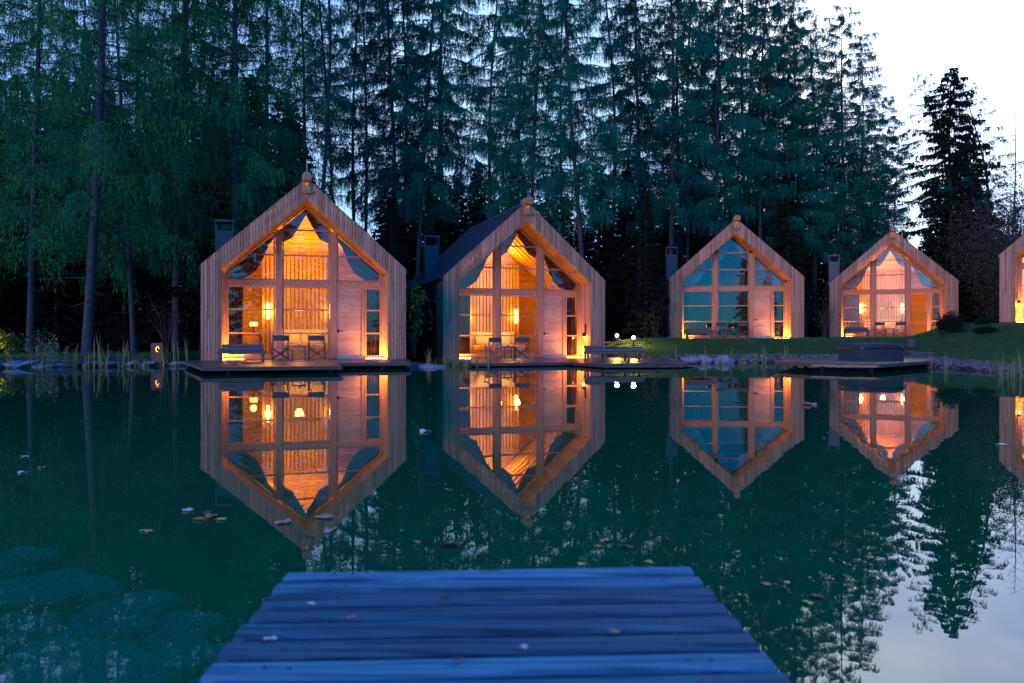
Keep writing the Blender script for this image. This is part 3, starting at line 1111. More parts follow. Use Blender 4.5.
def daybed(w, d, lounge=False):
    r = empty('lounger' if lounge else 'daybed', cat='lounger' if lounge else 'daybed')
    MB().box(-w / 2, w / 2, -d / 2, -d / 2 + .05, .27, .36).box(-w / 2, w / 2, d / 2 - .05, d / 2, .27, .36).box(-w / 2 + .002, -w / 2 + .05, -d / 2 + .05, d / 2 - .05, .27, .36).box(w / 2 - .05, w / 2 - .002, -d / 2 + .05, d / 2 - .05, .27, .36).box(-w / 2 + .05, w / 2 - .05, -d / 2 + .05, d / 2 - .05, .33, .35).build('frame', M['teak'], r)
    for x in ((-w / 2 + .06, w / 2 - .06, -w / 2 + .7, w / 2 - .6) if lounge else (-w / 2 + .06, w / 2 - .06)):
        for y in (-d / 2 + .05, d / 2 - .05):
            MB().box(x - .04, x + .04, y - .04, y + .04, 0, .268).build('leg', M['teak'], r)
    MB().box(-w / 2 + .02, w / 2 - .02, -d / 2 + .03, d / 2 - .03, .362, .47).build('cushion', M['cushion'], r, bevel=.035)
    if lounge:
        MB().box(-w / 2 + .0, -w / 2 + .62, -d / 2 + .04, d / 2 - .04, .472, .58).build('pillow', M['cushion'], r, bevel=.045)
    else:
        MB().box(-w / 2 + .08, w / 2 - .04, d / 2 - .26, d / 2 - .06, .472, .58).build('bolster', M['cushion'], r, bevel=.04)
    return r


chair0, table0, bench0 = Proto(director_chair()), Proto(side_table()), Proto(daybed(1.45, .75))
lay = {1: (-.93, .32, -.3, -.75, (-2.15, -1.9)), 2: (-1.7, -.5, -1.08, -.7, None), 3: (-.93, .3, -.28, -.45, (-2.05, -.65)), 4: (-.8, .42, -.2, -.45, (-2.1, -.6))}
cn = {1: 'deck of the orange cabin', 2: 'deck of the dark-roofed second cabin', 3: 'terrace of the unlit cabin', 4: 'terrace of the pink-lit cabin'}
candle = empty('candle', cat='candle')
MB().lathe([(.035, 0), (.04, .1), (.036, .1), (.03, .012)], 12).build('glass_cup', M['greymetal'], candle)
MB().lathe([(.002, .05), (.018, .08), (.002, .14)], 8).build('flame', M['candle'], candle, smooth=True)
candle0 = Proto(candle)
for k, (xa, xb, xt, ly, bn) in lay.items():
    ph = CAB[k][2]
    chair0.put(cabin_pt(k, xa, ly), ph + .12 + math.pi, 'canvas folding chair farther from the door on the ' + cn[k], 'folding canvas chairs')
    chair0.put(cabin_pt(k, xb, ly), ph - .12 + math.pi, 'canvas folding chair nearer to the door on the ' + cn[k], 'folding canvas chairs')
    table0.put(cabin_pt(k, xt, ly), ph, 'small square table between two folding chairs on the ' + cn[k], 'small outdoor tables')
    if k != 4:
        candle0.put(cabin_pt(k, xt + .02, ly, .5), 0, 'small candle cup on the table on the ' + cn[k], 'candle cups')
    if bn:
        bench0.put(cabin_pt(k, *bn), ph * (1 if k == 1 else 1), 'low grey cushioned daybed on the ' + cn[k], 'grey daybeds')
lg = daybed(2.15, .75, True)
lg.location = (at(614, 29.2), 29.2, CAB[2][3])
lg.rotation_euler = (0, 0, .06)
lg['label'] = 'long grey lounger with raised pillow end on the jutting deck corner'
candle0.put(cabin_pt(3, -1.5, .75, .62), 0, 'glowing candle on the window ledge above the daybed of the unlit cabin', 'candle cups')

# ------------------------------------------------------------------ lamps outdoors, steps
gl = empty('bollard_lamp', cat='lamp')
MB().lathe([(.09, 0), (.09, .03), (.035, .04), (.035, .3), (.1, .31), (.1, .34)], 14).build('post', M['black'], gl)
MB().lathe([(.03, .34), (.09, .38), (.115, .46), (.09, .54), (.02, .575)], 18).build('globe', M['globe'], gl, smooth=True)
glob0 = Proto(gl)
for (u, Yb, lb) in ((617, 40.5, 'glowing globe lamp on the upper side of the stone steps'), (633.5, 38., 'glowing globe lamp nearest the unlit cabin by the lower step'), (-14, 31., 'globe lamp beside the far lawn lighting the grass yellow')):
    x = at(u, Yb)
    z = gz(x, Yb)
    glob0.put((x, Yb, z), 0, lb, 'globe lamps in the grass', .8)
    light('globe_light', 'POINT', 0, x, Yb, z + .6, 40 if u > 0 else 40, color=(1, .55, .12), size=.1)

# stone steps on the lawn path
for i, (u, Yb) in enumerate(((612, 36.0), (618, 37.6), (622, 39.4))):
    x = at(u, Yb)
    m = MB()
    m.slab([(-1.2, -.3), (1.1, -.34), (1.2, .3), (-1.15, .33)], 0, .12)
    o = m.build('stone_step', M['stone'], None, (x, Yb, gz(x, Yb) - .03), bevel=.02)
    tag(o, ('lowest', 'middle', 'uppermost')[i] + ' flat stone step between the second and the unlit cabin', 'step', 'stone steps')

# rusty steel garden lantern with a round lit cut-out
lt = empty('garden_lantern', 'rusty steel slab lantern with a glowing oval cut-out on the stone bank', 'lantern', None, (at(157.5, 28.2), 28.2, .1), .1)
m = MB()
n = 24
hole = [(.085 * math.cos(2 * math.pi * i / n), .5 + .13 * math.sin(2 * math.pi * i / n)) for i in range(n)]
rect = []
for i in range(n):
    c_, s_ = math.cos(2 * math.pi * i / n), math.sin(2 * math.pi * i / n)
    kx = min(.2 / abs(c_) if abs(c_) > 1e-6 else 9, (.22 if s_ > 0 else .5) / abs(s_) if abs(s_) > 1e-6 else 9)
    rect.append((c_ * kx, .5 + s_ * kx))
for i in range(n):
    j = (i + 1) % n
    m.prism([rect[i], rect[j], hole[j], hole[i]], -.09, .09)
for a in ((.2, .72), (-.2, .72), (.2, 0), (-.2, 0)):
    pass
m.box(-.2, .2, -.088, .088, -.1, .02)
m.build('body', M['corten'], lt)
MB().tube([(.05 * math.cos(t), 0, .5 + .09 * math.sin(t)) for t in np.linspace(0, 2 * math.pi * .8, 14)], .014, 6).build('bulb', M['candle'], lt)

# ------------------------------------------------------------------ stones
def stone(seed, sub=2, amp=.28, flat=.65):
    import bmesh
    bm = bmesh.new()
    bmesh.ops.create_icosphere(bm, subdivisions=sub, radius=1)
    for v in bm.verts:
        p = v.co.copy()
        k = 1 + amp * mnoise.noise(p * 1.1 + Vector((seed * 7.1, 0, 0))) + amp * .35 * mnoise.noise(p * 3 + Vector((0, seed * 3.3, 0)))
        v.co = p * k
        v.co.z *= flat
    me = bpy.data.meshes.new('boulder')
    bm.to_mesh(me)
    bm.free()
    me.polygons.foreach_set('use_smooth', [True] * len(me.polygons))
    return me


STN = [stone(i + 1, 3, .42) for i in range(6)]


def put_stone(x, y, z, s, mat, label, group, name='boulder', tilt=.2):
    me = rnd.choice(STN)
    key = me.name + mat.name
    m2 = bpy.data.meshes.get(key)
    if m2 is None:
        m2 = me.copy()
        m2.name = key
        m2.materials.append(mat)
    o = bpy.data.objects.new(name, m2)
    COL.objects.link(o)
    o.location = (x, y, z)
    o.scale = s if hasattr(s, '__len__') else (s, s, s)
    o.rotation_euler = (rnd.uniform(-tilt, tilt), rnd.uniform(-tilt, tilt), rnd.uniform(0, 6.28))
    return tag(o, label, 'rock', group)


u = 4.
while u < 182:
    Yb = np.interp(u, [p[0] for p in SHORE_U], [p[1] for p in SHORE_U])
    s = rnd.uniform(.16, .34)
    if not 148 < u < 166:
        put_stone(at(u, Yb) + rnd.uniform(-.1, .1), Yb + rnd.uniform(-.25, .1), rnd.uniform(.02, .12), (s * 1.3, s, s * .55), M['stone'] if rnd.random() < .4 else M['palestone'], 'blue-grey rounded rock in the stone edge among the reeds', 'rocks edging the far bank')
    u += s * 27 * rnd.uniform(1.3, 2.2)
put_stone(at(431, 26.6), 26.6, .02, (.75, .4, .16), M['palestone'], 'flat pale rock at the water between the two lit cabins', None, tilt=.04)
put_stone(at(415, 27.3), 27.3, .0, (.5, .4, .2), M['stone'], 'grey rock beside the deck corner left of the flat pale rock', None, tilt=.04)
for u, Yb, s, lb in ((691, 32.1, (.62, .4, .3), 'long pale boulder at the gravel edge before the unlit cabin'), (705, 32, (.4, .4, .3), 'dark rounded boulder between the two pale shore boulders'),
                     (722, 32, (.5, .4, .34), 'pale boulder at the gravel edge beside the reeds'), (662, 33.3, (.35, .3, .22), 'small boulder at the cabin end of the gravel edge')):
    put_stone(at(u, Yb), Yb, .08, s, M['palestone'] if 'pale' in lb else M['stone'], lb, None, tilt=.1)
for u, Yb, z, s, lb in ((655, 44, 1.0, (.5, .4, .5), 'round dark boulder at the chimney-side corner of the unlit cabin'), (668, 43.3, 1.0, (.25, .2, .2), 'small stone at the foot of the unlit cabin corner')):
    put_stone(at(u, Yb), Yb, z, s, M['stone'], lb, None)
for i, (u, Yb, s) in enumerate(((909, 34.5, (.22, .3, .26)), (914, 33.2, (.4, .3, .12)), (922, 32.2, (.45, .3, .12)), (917, 31.6, (.32, .25, .1)), (912, 35.5, (.22, .25, .25)))):
    x = at(u, Yb)
    put_stone(x, Yb, gz(x, Yb) + (.1, .04, .02, .0, .1)[i], s, M['stone'], ('upright block of the rock pile beside the path to the open door', 'top flat slab of the rock pile below the mound', 'middle flat slab of the rock pile below the mound',
              'lowest flat slab of the rock pile below the mound', 'rear block of the rock pile beside the pink-lit cabin')[i], None, tilt=.12)
for i, (px, py, w) in enumerate(((20, 548, .34), (40, 575, .45), (95, 575, .28), (112, 603, .36), (20, 612, .3), (150, 590, .3), (184, 612, .3), (110, 640, .32), (160, 650, .34), (40, 655, .4), (205, 640, .22), (75, 672, .26), (215, 672, .2), (135, 676, .25))):
    zt = -.34
    Yw = F * (HC + .45) / (py - HY)
    put_stone(at(px, Yw), Yw, -.56, (w * .66, w * .56, .17), M['pondstone'], 'green algae-covered boulder under the water beside the jetty', 'sunken boulders', 'sunken_boulder', .1)

# gravel bank
NP = 5200
gv, gf = [], []
base = np.array([(1, 0, 0), (-1, 0, 0), (0, 1, 0), (0, -1, 0), (0, 0, .7), (0, 0, -.7)], float)
tri = np.array([(0, 2, 4), (2, 1, 4), (1, 3, 4), (3, 0, 4), (2, 0, 5), (1, 2, 5), (3, 1, 5), (0, 3, 5)])
rg = np.random.default_rng(3)
k = 0
while k < NP:
    u = rg.uniform(635, 1060)
    Yb = np.interp(u, [p[0] for p in SHORE_U], [p[1] for p in SHORE_U]) + rg.uniform(-.5, 2.6)
    if u < 800 and rg.random() < .35:
        continue
    x = at(u, Yb)
    s = rg.uniform(.03, .085)
    gv.append(base * s * rg.uniform(.6, 1.3, (1, 3)) @ np.array(Matrix.Rotation(rg.uniform(0, 6), 3, 'Z')) + [x, Yb, 0])
    gf.append(tri + 6 * k)
    k += 1
gv = np.concatenate(gv)
cz = ground_z(gv[::6, 0] * 0 + gv.reshape(-1, 6, 3)[:, :, 0].mean(1), gv.reshape(-1, 6, 3)[:, :, 1].mean(1))
gv[:, 2] += np.repeat(cz + .015, 6)
m_, nt_, out_ = new_mat('pebbles')
geo_ = nd(nt_, 'ShaderNodeNewGeometry')
r_ = ramp(nt_, geo_.outputs['Random Per Island'], [(0, (.04, .034, .032)), (.5, (.1, .08, .076)), (1, (.26, .22, .21))])
p_ = nd(nt_, 'ShaderNodeBsdfPrincipled')
p_.inputs['Roughness'].default_value = .7
nt_.links.new(r_.outputs[0], p_.inputs[0])
nt_.links.new(p_.outputs[0], out_.inputs[0])
tag(np_mesh('gravel', gv, np.concatenate(gf), m_), 'mixed grey and reddish gravel along the water edge', None, None, 'stuff')

# ------------------------------------------------------------------ plants
def blade_arr(base, h, lean, az, w, seg=4):
    """one tapered bent blade as a strip"""
    V = []
    d = np.array([math.cos(az), math.sin(az), 0])
    p = np.array([-math.sin(az + .6), math.cos(az + .6), 0])
    for i in range(seg + 1):
        t = i / seg
        c = np.array(base) + d * lean * h * t * t + np.array([0, 0, h * (t - .25 * lean * t * t)])
        ww = w * (1 - t) ** .7 + .001
        V += [c - p * ww, c + p * ww]
    Fq = [(2 * i, 2 * i + 1, 2 * i + 3, 2 * i + 2) for i in range(seg)]
    return np.array(V), np.array(Fq)


def blades(name, pts, hs, w, mat, lean=.35, seed=0, parent=None):
    r = np.random.default_rng(seed)
    V, Q, o = [], [], 0
    for (x, y, z), h in zip(pts, hs):
        v, q = blade_arr((x, y, z), h, r.uniform(0, lean), r.uniform(0, 6.28), w * r.uniform(.6, 1.3))
        V.append(v)
        Q.append(q + o)
        o += len(v)
    return np_mesh(name, np.concatenate(V), np.concatenate(Q), mat, parent)


def reed_proto(seed, n, h, rad, w=.017, lean=.4):
    r = np.random.default_rng(seed)
    pts = [(r.normal() * rad, r.normal() * rad * .6, -.15) for _ in range(n)]
    return Proto(tag(blades('reed_clump', pts, h * r.uniform(.45, 1.1, n), w, M['reed'], lean, seed), cat='reeds'))


RP = [reed_proto(1, 26, .75, .12), reed_proto(2, 12, 1.0, .07, .02, .3), reed_proto(3, 40, .6, .2, .015, .5), reed_proto(4, 6, 1.15, .05, .018, .15)]
for u, Yb, kd, s, lb in (
        (8, 26.2, 0, .7, 'low reed clump at the yellow-lit end of the far bank'), (74, 26.8, 1, 1.0, 'tall reeds between the seedy clump and the big trunk'), (88, 27, 0, 1.0, 'thick reeds before the pale larch trunk'),
        (97, 27, 3, 1.1, 'sparse upright reed blades beside the pale larch trunk'), (106, 27.1, 1, .95, 'leaning reed blades right of the pale larch trunk'), (122, 27.3, 1, .9, 'narrow yellow-green reeds before the thin trunk'),
        (126, 27.4, 3, .9, 'lone green reed stalk before the thin trunk'), (136, 27.5, 0, .7, 'short reeds halfway between thin trunk and lantern'), (146, 27.6, 2, .7, 'soft reed tuft just before the rusty lantern'),
        (164, 27.7, 1, .8, 'reeds just behind the rusty lantern'), (176, 27.6, 3, .95, 'thin reed stalks near the corner of the wide deck'), (186, 27.4, 3, 1.0, 'single tall reed stem at the wide deck edge'),
        (428, 28.2, 1, .8, 'small reed tuft in the dark gap between the lit cabins'), (446, 28.4, 2, 1.05, 'dense reed clump at the deck corner of the second cabin'), (455, 27.5, 0, .85, 'reed clump second along the deck of the second cabin'),
        (464, 27.2, 2, .8, 'low spreading reeds along the deck of the second cabin'), (477, 27, 1, .65, 'short upright reeds before the chair at the second cabin'), (488, 27, 3, .7, 'few reed blades farthest along the second cabin deck'),
        (676, 31.2, 3, .7, 'thin reed stalks before the daybed of the unlit cabin'), (706, 31.0, 1, .8, 'yellow reeds before the dark boulder'), (720, 30.8, 0, .7, 'reed clump beside the pale boulder'),
        (731, 30.6, 1, .8, 'reeds before the chairs of the unlit cabin'), (742, 30.6, 2, .8, 'spreading reeds in the middle before the unlit cabin'), (755, 30.4, 0, .75, 'reeds before the door of the unlit cabin'),
        (765, 30.4, 1, .85, 'reeds next to the floating platform end'), (786, 30.9, 3, .8, 'thin stalks between platform and lawn'), (930, 26, 3, .6, 'few reed blades at the platform corner'),
        (1000, 20.8, 1, .75, 'yellow reeds on the gravel below the mound'), (1012, 20.2, 0, .85, 'dense reeds on the gravel near the picture edge'), (1021, 19.8, 1, .9, 'tall reeds farthest out on the gravel bank'), (946, 24.6, 3, .5, 'short blades on the gravel past the platform')):
    RP[kd].put((at(u, Yb), Yb, 0), rnd.uniform(0, 6.3), lb, 'reeds along the water', s)

# bushy grey-green seed plant at the far bank
V, Q, o = [], [], 0
r = np.random.default_rng(9)
sh = empty('seed_plant', 'bushy pale grey-green seedy water plant, the largest clump on the far bank', 'plant', None, (at(46, 26.6), 26.6, 0))
blades('stem', [(r.normal() * .32, r.normal() * .15, -.1) for _ in range(46)], r.uniform(.6, 1.25, 46), .008, M['reed'], .2, 5, sh)
C = []
for _ in range(26):
    bx, by, hh = r.normal(0, .3), r.normal(0, .12), r.uniform(.55, 1.2)
    tt = r.uniform(.25, 1, 34)
    C.append(np.stack([bx + .1 * bx * tt + r.normal(0, .03, 34), by + r.normal(0, .03, 34), hh * tt], -1))
C = np.concatenate(C)
a = r.normal(size=C.shape) * .016 + np.array([0, 0, .014])
b_ = r.normal(size=C.shape) * .014
np_mesh('foliage', np.stack([C + a, C - a + b_, C - a - b_], 1).reshape(-1, 3), np.arange(3 * len(C)).reshape(-1, 3), M['seed'], sh)


def leafy(name, label, cat, loc, size, n, leaf, mat, stems=8, seed=0, clump=9, group=None, rz=0):
    """shrub: stems from one foot with leaf faces gathered round clump centres"""
    r = np.random.default_rng(seed)
    root = empty(name, label, cat, group, loc, rz)
    sx, sy, sz = size
    m = MB()
    cen = []
    for i in range(stems):
        az = r.uniform(0, 6.28)
        e = np.array([math.cos(az) * sx * r.uniform(.3, 1), math.sin(az) * sy * r.uniform(.3, 1), sz * r.uniform(.5, 1)])
        mid = e * [.35, .35, .6]
        m.tube([(0, 0, -.05), tuple(mid), tuple(e)], [.012 + .006 * sz, .008 + .003 * sz, .003], 5)
        cen += [e, (mid + e) / 2, mid]
        for _ in range(2):
            q = mid + (e - mid) * r.uniform(.2, .8)
            q2 = q + r.normal(size=3) * [sx * .25, sy * .25, sz * .12]
            m.tube([tuple(q), tuple(q2)], [.006, .002], 4)
            cen.append(q2)
    m.build('stem', M['darkbark'], root)
    cen = np.array(cen)
    if n:
        c = cen[r.integers(0, len(cen), n)] + r.normal(size=(n, 3)) * np.array([sx, sy, sz * .6]) / clump * 1.6
        c[:, 2] = np.abs(c[:, 2])
        a = r.normal(size=(n, 3))
        a /= np.linalg.norm(a, axis=1, keepdims=True)
        b = np.cross(a, r.normal(size=(n, 3)))
        b /= np.linalg.norm(b, axis=1, keepdims=True)
        l = leaf * r.uniform(.6, 1.3, (n, 1))
        V = np.stack([c - a * l, c + b * l * .5, c + a * l, c - b * l * .5], 1).reshape(-1, 3)
        np_mesh('foliage', V, np.arange(n * 4).reshape(-1, 4), mat, root)
    return root


leafy('bare_shrub', 'almost bare shrub with few yellow leaves behind the rusty lantern', 'shrub', (at(167, 31), 31, .3), (1.0, .8, 2.6), 160, .06, M['leaf'], 16, 2)
leafy('climbing_shrub', 'leafy green bush growing up the right wall of the orange cabin', 'shrub', (at(414, 30.6), 30.6, .25), (.5, .6, 2.6), 1500, .075, M['leaf'], 14, 3)
leafy('leafy_shrub', 'yellow-green leafy bush at the far lawn by the yellow light', 'shrub', (at(10, 31.5), 31.5, .3), (1.3, .8, 1.0), 500, .085, M['leaf'], 14, 5)
for i, (u, Yb, s) in enumerate(((953, 36.5, (.6, .5, .85)), (985, 37.5, (.35, .3, .3)), (987, 35.0, (.4, .3, .28)), (945, 38.5, (.3, .3, .45)))):
    x = at(u, Yb)
    leafy('round_shrub', ('largest dark round shrub on the mound beside the pink-lit cabin', 'dark low shrub on the crest of the mound', 'flat dark shrub just below the crest of the mound', 'dark shrub behind the largest one on the mound')[i], 'shrub',
          (x, Yb, gz(x, Yb) - .1), s, 2600, .05, M['spruce'], 26, 20 + i, 5, 'dark shrubs on the mound')
leafy('bare_shrub', 'thin leafless shrub beside the narrow window of the unlit cabin', 'shrub', cabin_pt(3, 2.2, -.9, 0), (.35, .3, 1.1), 40, .03, M['leaf'], 8, 31)
leafy('bare_shrub', 'thin leafless shrub before the open door of the pink-lit cabin', 'shrub', cabin_pt(4, 2.6, -1.6, -.1), (.4, .3, 1.5), 40, .03, M['leaf'], 9, 32)
leafy('bare_shrub', 'tall twiggy shrub at the door-side corner of the unlit cabin', 'shrub', cabin_pt(3, 4.4, -1.0, -.1), (.9, .8, 2.2), 300, .04, M['leaf'], 18, 33)
leafy('bare_shrub', 'tall twiggy shrub in the forest edge beside the chimney of the pink-lit cabin', 'shrub', cabin_pt(4, -5.0, 1, -.1), (1.0, .8, 3.2), 300, .05, M['greyleaf'], 18, 34)
leafy('bare_shrub', 'brown twiggy shrub behind the globe lamps', 'shrub', (at(655, 42), 42, .9), (1.2, .8, 2.2), 200, .05, M['greyleaf'], 20, 35)

# lawn grass: short blades near the cabins and on the mound
rg = np.random.default_rng(5)
N = 26000
u = rg.uniform(632, 1070, N)
Yb = np.interp(u, [p[0] for p in SHORE_U], [p[1] for p in SHORE_U]) + 1.6 + rg.uniform(0, 1, N) ** 1.2 * 12.5
x = (u - 512) * Yb / F
ok = Yb < 42.3
u2 = rg.uniform(-60, 180, 5000)
Y2 = np.interp(u2, [p[0] for p in SHORE_U], [p[1] for p in SHORE_U]) + .5 + rg.uniform(0, 5, 5000)
x, Yb = np.concatenate([x[ok], (u2 - 512) * Y2 / F]), np.concatenate([Yb[ok], Y2])
z = ground_z(x, Yb) - .01
n = len(x)
az = rg.uniform(0, 6.28, n)
h = rg.uniform(.04, .11, n)
w = .012
dx, dy = np.cos(az) * w, np.sin(az) * w
tx, ty = rg.normal(0, .03, n), rg.normal(0, .03, n)
V = np.stack([np.stack([x - dx, Yb - dy, z], -1), np.stack([x + dx, Yb + dy, z], -1), np.stack([x + tx, Yb + ty, z + h], -1)], 1).reshape(-1, 3)
tag(np_mesh('grass', V, np.arange(3 * n).reshape(-1, 3), M['grass']), 'short dark green lawn grass sloping to the pond', None, None, 'stuff')

# ------------------------------------------------------------------ trees
def tris(c, axis, ln, wd, r):
    n = len(c)
    b = np.cross(axis, r.normal(size=(n, 3)))
    b /= np.linalg.norm(b, axis=1, keepdims=True) + 1e-9
    return np.stack([c + axis * ln[:, None], c - axis * ln[:, None] * .6 + b * wd[:, None], c - axis * ln[:, None] * .6 - b * wd[:, None]], 1)


def conifer(name, seed, H, cb, Lmax, nbr, dens, hang, tl, tw, bark, leafm, rise=.2, droop=.5, taper=.65, r0=.2, kper=8, wob=.25, power=1., vary=.55):
    """trunk with limbs; twigs hanging from the limbs, each carrying small needle tufts"""
    r = np.random.default_rng(seed)
    root = empty(name, cat='tree')
    m = MB()
    nz = 14
    wx, wy = r.uniform(0, 6.28, 2)
    tr = lambda z: np.array([wob * math.sin(z * .23 + wx) * z / H, wob * math.sin(z * .19 + wy) * z / H, z])
    zs = np.linspace(-.3, H, nz)
    m.tube([tr(z) - (tr(0) if z < 0 else 0) for z in zs], [max(.012, r0 * (1 - max(z, 0) / H) ** .8 * (1.25 if z < .3 else 1)) for z in zs], 9)
    C, A = [], []
    # dead snags below the crown
    for _ in range(9):
        z = r.uniform(.06, max(.1, cb)) * H
        az = r.uniform(0, 6.28)
        l = r.uniform(.4, 1.6)
        p = tr(z)
        m.tube([p, p + np.array([math.cos(az) * l, math.sin(az) * l, r.uniform(-.5, .1) * l])], [.018, .004], 3, cap=False)
    for i in range(nbr):
        f = cb + (1 - cb) * ((i + r.uniform(0, 1)) / nbr) ** power
        q = (f - cb) / (1 - cb)
        L = (Lmax * (1 - q) ** taper * r.uniform(vary, 1.12) + .25) * (.75 + .25 * min(1, q * 6))
        az = i * 2.4 + r.uniform(-.5, .5)
        d = np.array([math.cos(az), math.sin(az), 0])
        side = np.array([-math.sin(az), math.cos(az), 0])
        p0 = tr(f * H)
        rs, dr = rise * r.uniform(.3, 1.5), droop * r.uniform(.6, 1.3) * (1 - .5 * q)
        bend = r.uniform(-.2, .2)
        path = lambda t: p0 + d * L * t + side * L * bend * t * t + np.array([0, 0, L * (rs * t - dr * t * t + .12 * t ** 4)])
        m.tube([path(t) for t in (0, .35, .7, 1)], [.008 + .008 * L, .006 + .005 * L, .004 + .002 * L, .003], 3, cap=False)
        nt = max(3, int(L * dens))
        for _ in range(nt):
            t = r.uniform(.12, 1) ** .8
            b = path(t)
            sgn = r.choice((-1, 1))
            out = (side * sgn * r.uniform(.2, 1) + d * r.uniform(0, .7)) * (1 - .4 * t)
            hl = hang * r.uniform(.35, 1.2) * (.6 + .4 * (1 - q))
            ol = (.25 + .12 * L) * r.uniform(.3, 1.2)
            s = (np.arange(kper) + r.uniform(0, 1, kper)) / kper
            pts = b + out * (ol * (1 - (1 - s) ** 2))[:, None] + np.array([0, 0, -1]) * (hl * s ** 1.6)[:, None]
            ax = out * (ol * 2 * (1 - s))[:, None] + np.array([0, 0, -1]) * (hl * 1.6 * s ** .6)[:, None]
            C.append(pts + r.normal(size=pts.shape) * .025)
            A.append(ax)
    m.build('trunk', bark, root, smooth=True)
    C, A = np.concatenate(C), np.concatenate(A)
    A = A / (np.linalg.norm(A, axis=1, keepdims=True) + 1e-9) + r.normal(size=A.shape) * .35
    A /= np.linalg.norm(A, axis=1, keepdims=True)
    n = len(C)
    T = tris(C, A, tl * r.uniform(.6, 1.4, n), tw * r.uniform(.6, 1.4, n), r)
    np_mesh('crown', T.reshape(-1, 3), np.arange(3 * n).reshape(-1, 3), leafm, root)
    return root


LA = [  # near weeping larches
    conifer('larch', 1, 25, .16, 4.6, 104, 24, 1.25, .10, .017, M['bark'], M['larch'], rise=.25, droop=.6, r0=.17, kper=9),
    conifer('larch', 2, 24, .2, 4.2, 100, 22, 1.1, .10, .017, M['bark'], M['larch'], rise=.2, droop=.55, r0=.16, kper=9)]
LB = [  # the lighter, narrower ones in the middle
    conifer('larch', 3, 26, .26, 4.3, 104, 25, .8, .09, .018, M['bark'], M['larch_far'], rise=.2, droop=.42, r0=.17, taper=.5, wob=.5, kper=11),
    conifer('larch', 4, 25, .3, 3.9, 92, 24, .75, .09, .018, M['bark'], M['larch_far'], rise=.28, droop=.4, r0=.15, taper=.5, wob=.7, kper=11),
    conifer('larch', 5, 27, .24, 4.5, 104, 24, .85, .09, .018, M['bark'], M['larch_far'], rise=.15, droop=.45, r0=.18, taper=.5, wob=.4, kper=11),
    conifer('larch', 8, 25, .4, 2.9, 72, 16, .6, .09, .02, M['bark'], M['larch_far'], rise=.3, droop=.3, r0=.16, wob=.8)]
SPR = [
    conifer('spruce', 11, 20, .04, 3.3, 170, 18, .35, .13, .055, M['darkbark'], M['spruce'], rise=.05, droop=.35, taper=.8, r0=.2, kper=6, wob=.1),
    conifer('spruce', 12, 20, .05, 2.8, 170, 19, .4, .13, .055, M['darkbark'], M['spruce'], rise=.0, droop=.4, taper=.75, r0=.18, kper=6, wob=.15)]
RAG = conifer('spruce', 13, 20, .05, 3.9, 210, 18, .5, .13, .05, M['darkbark'], M['spruce'], rise=.12, droop=.4, taper=.55, r0=.22, kper=7, wob=.3, vary=.25)
SNAG = conifer('bare_tree', 14, 16, .25, 2.2, 60, 5, .25, .06, .012, M['bark'], M['greyleaf'], rise=.5, droop=.15, r0=.12, kper=4, wob=.3)
PINE = conifer('pine', 15, 15, .62, 2.6, 44, 16, .25, .10, .03, M['bark'], M['larch_far'], rise=.35, droop=.25, taper=.4, r0=.12, kper=8)
LA, LB, SPR = [Proto(x) for x in LA], [Proto(x) for x in LB], [Proto(x) for x in SPR]
SNAG, PINE, RAG = Proto(SNAG), Proto(PINE), Proto(RAG)
BASE_H = {id(RAG): 20, id(LA[0]): 25, id(LA[1]): 24, id(LB[0]): 26, id(LB[1]): 25, id(LB[2]): 27, id(LB[3]): 25, id(SPR[0]): 20, id(SPR[1]): 20, id(SNAG): 16, id(PINE): 15}


def tree(p, u, Yb, H, label, group, lean=0., wide=1., rz=None):
    if 340 < u < 775:
        wide *= .84
    if u < 775 and H > 22:
        H *= 1.2
    s = H / BASE_H[id(p)]
    x = at(u, Yb)
    o = p.put((x, Yb, gz(x, Yb) - .05), rnd.uniform(0, 6.28) if rz is None else rz, label, group, (s * wide, s * wide, s))
    if lean:
        # tilt about the view axis, then spin
        o.rotation_euler = (Matrix.Rotation(lean, 3, 'Y') @ Matrix.Rotation(o.rotation_euler.z, 3, 'Z')).to_euler()
    return o


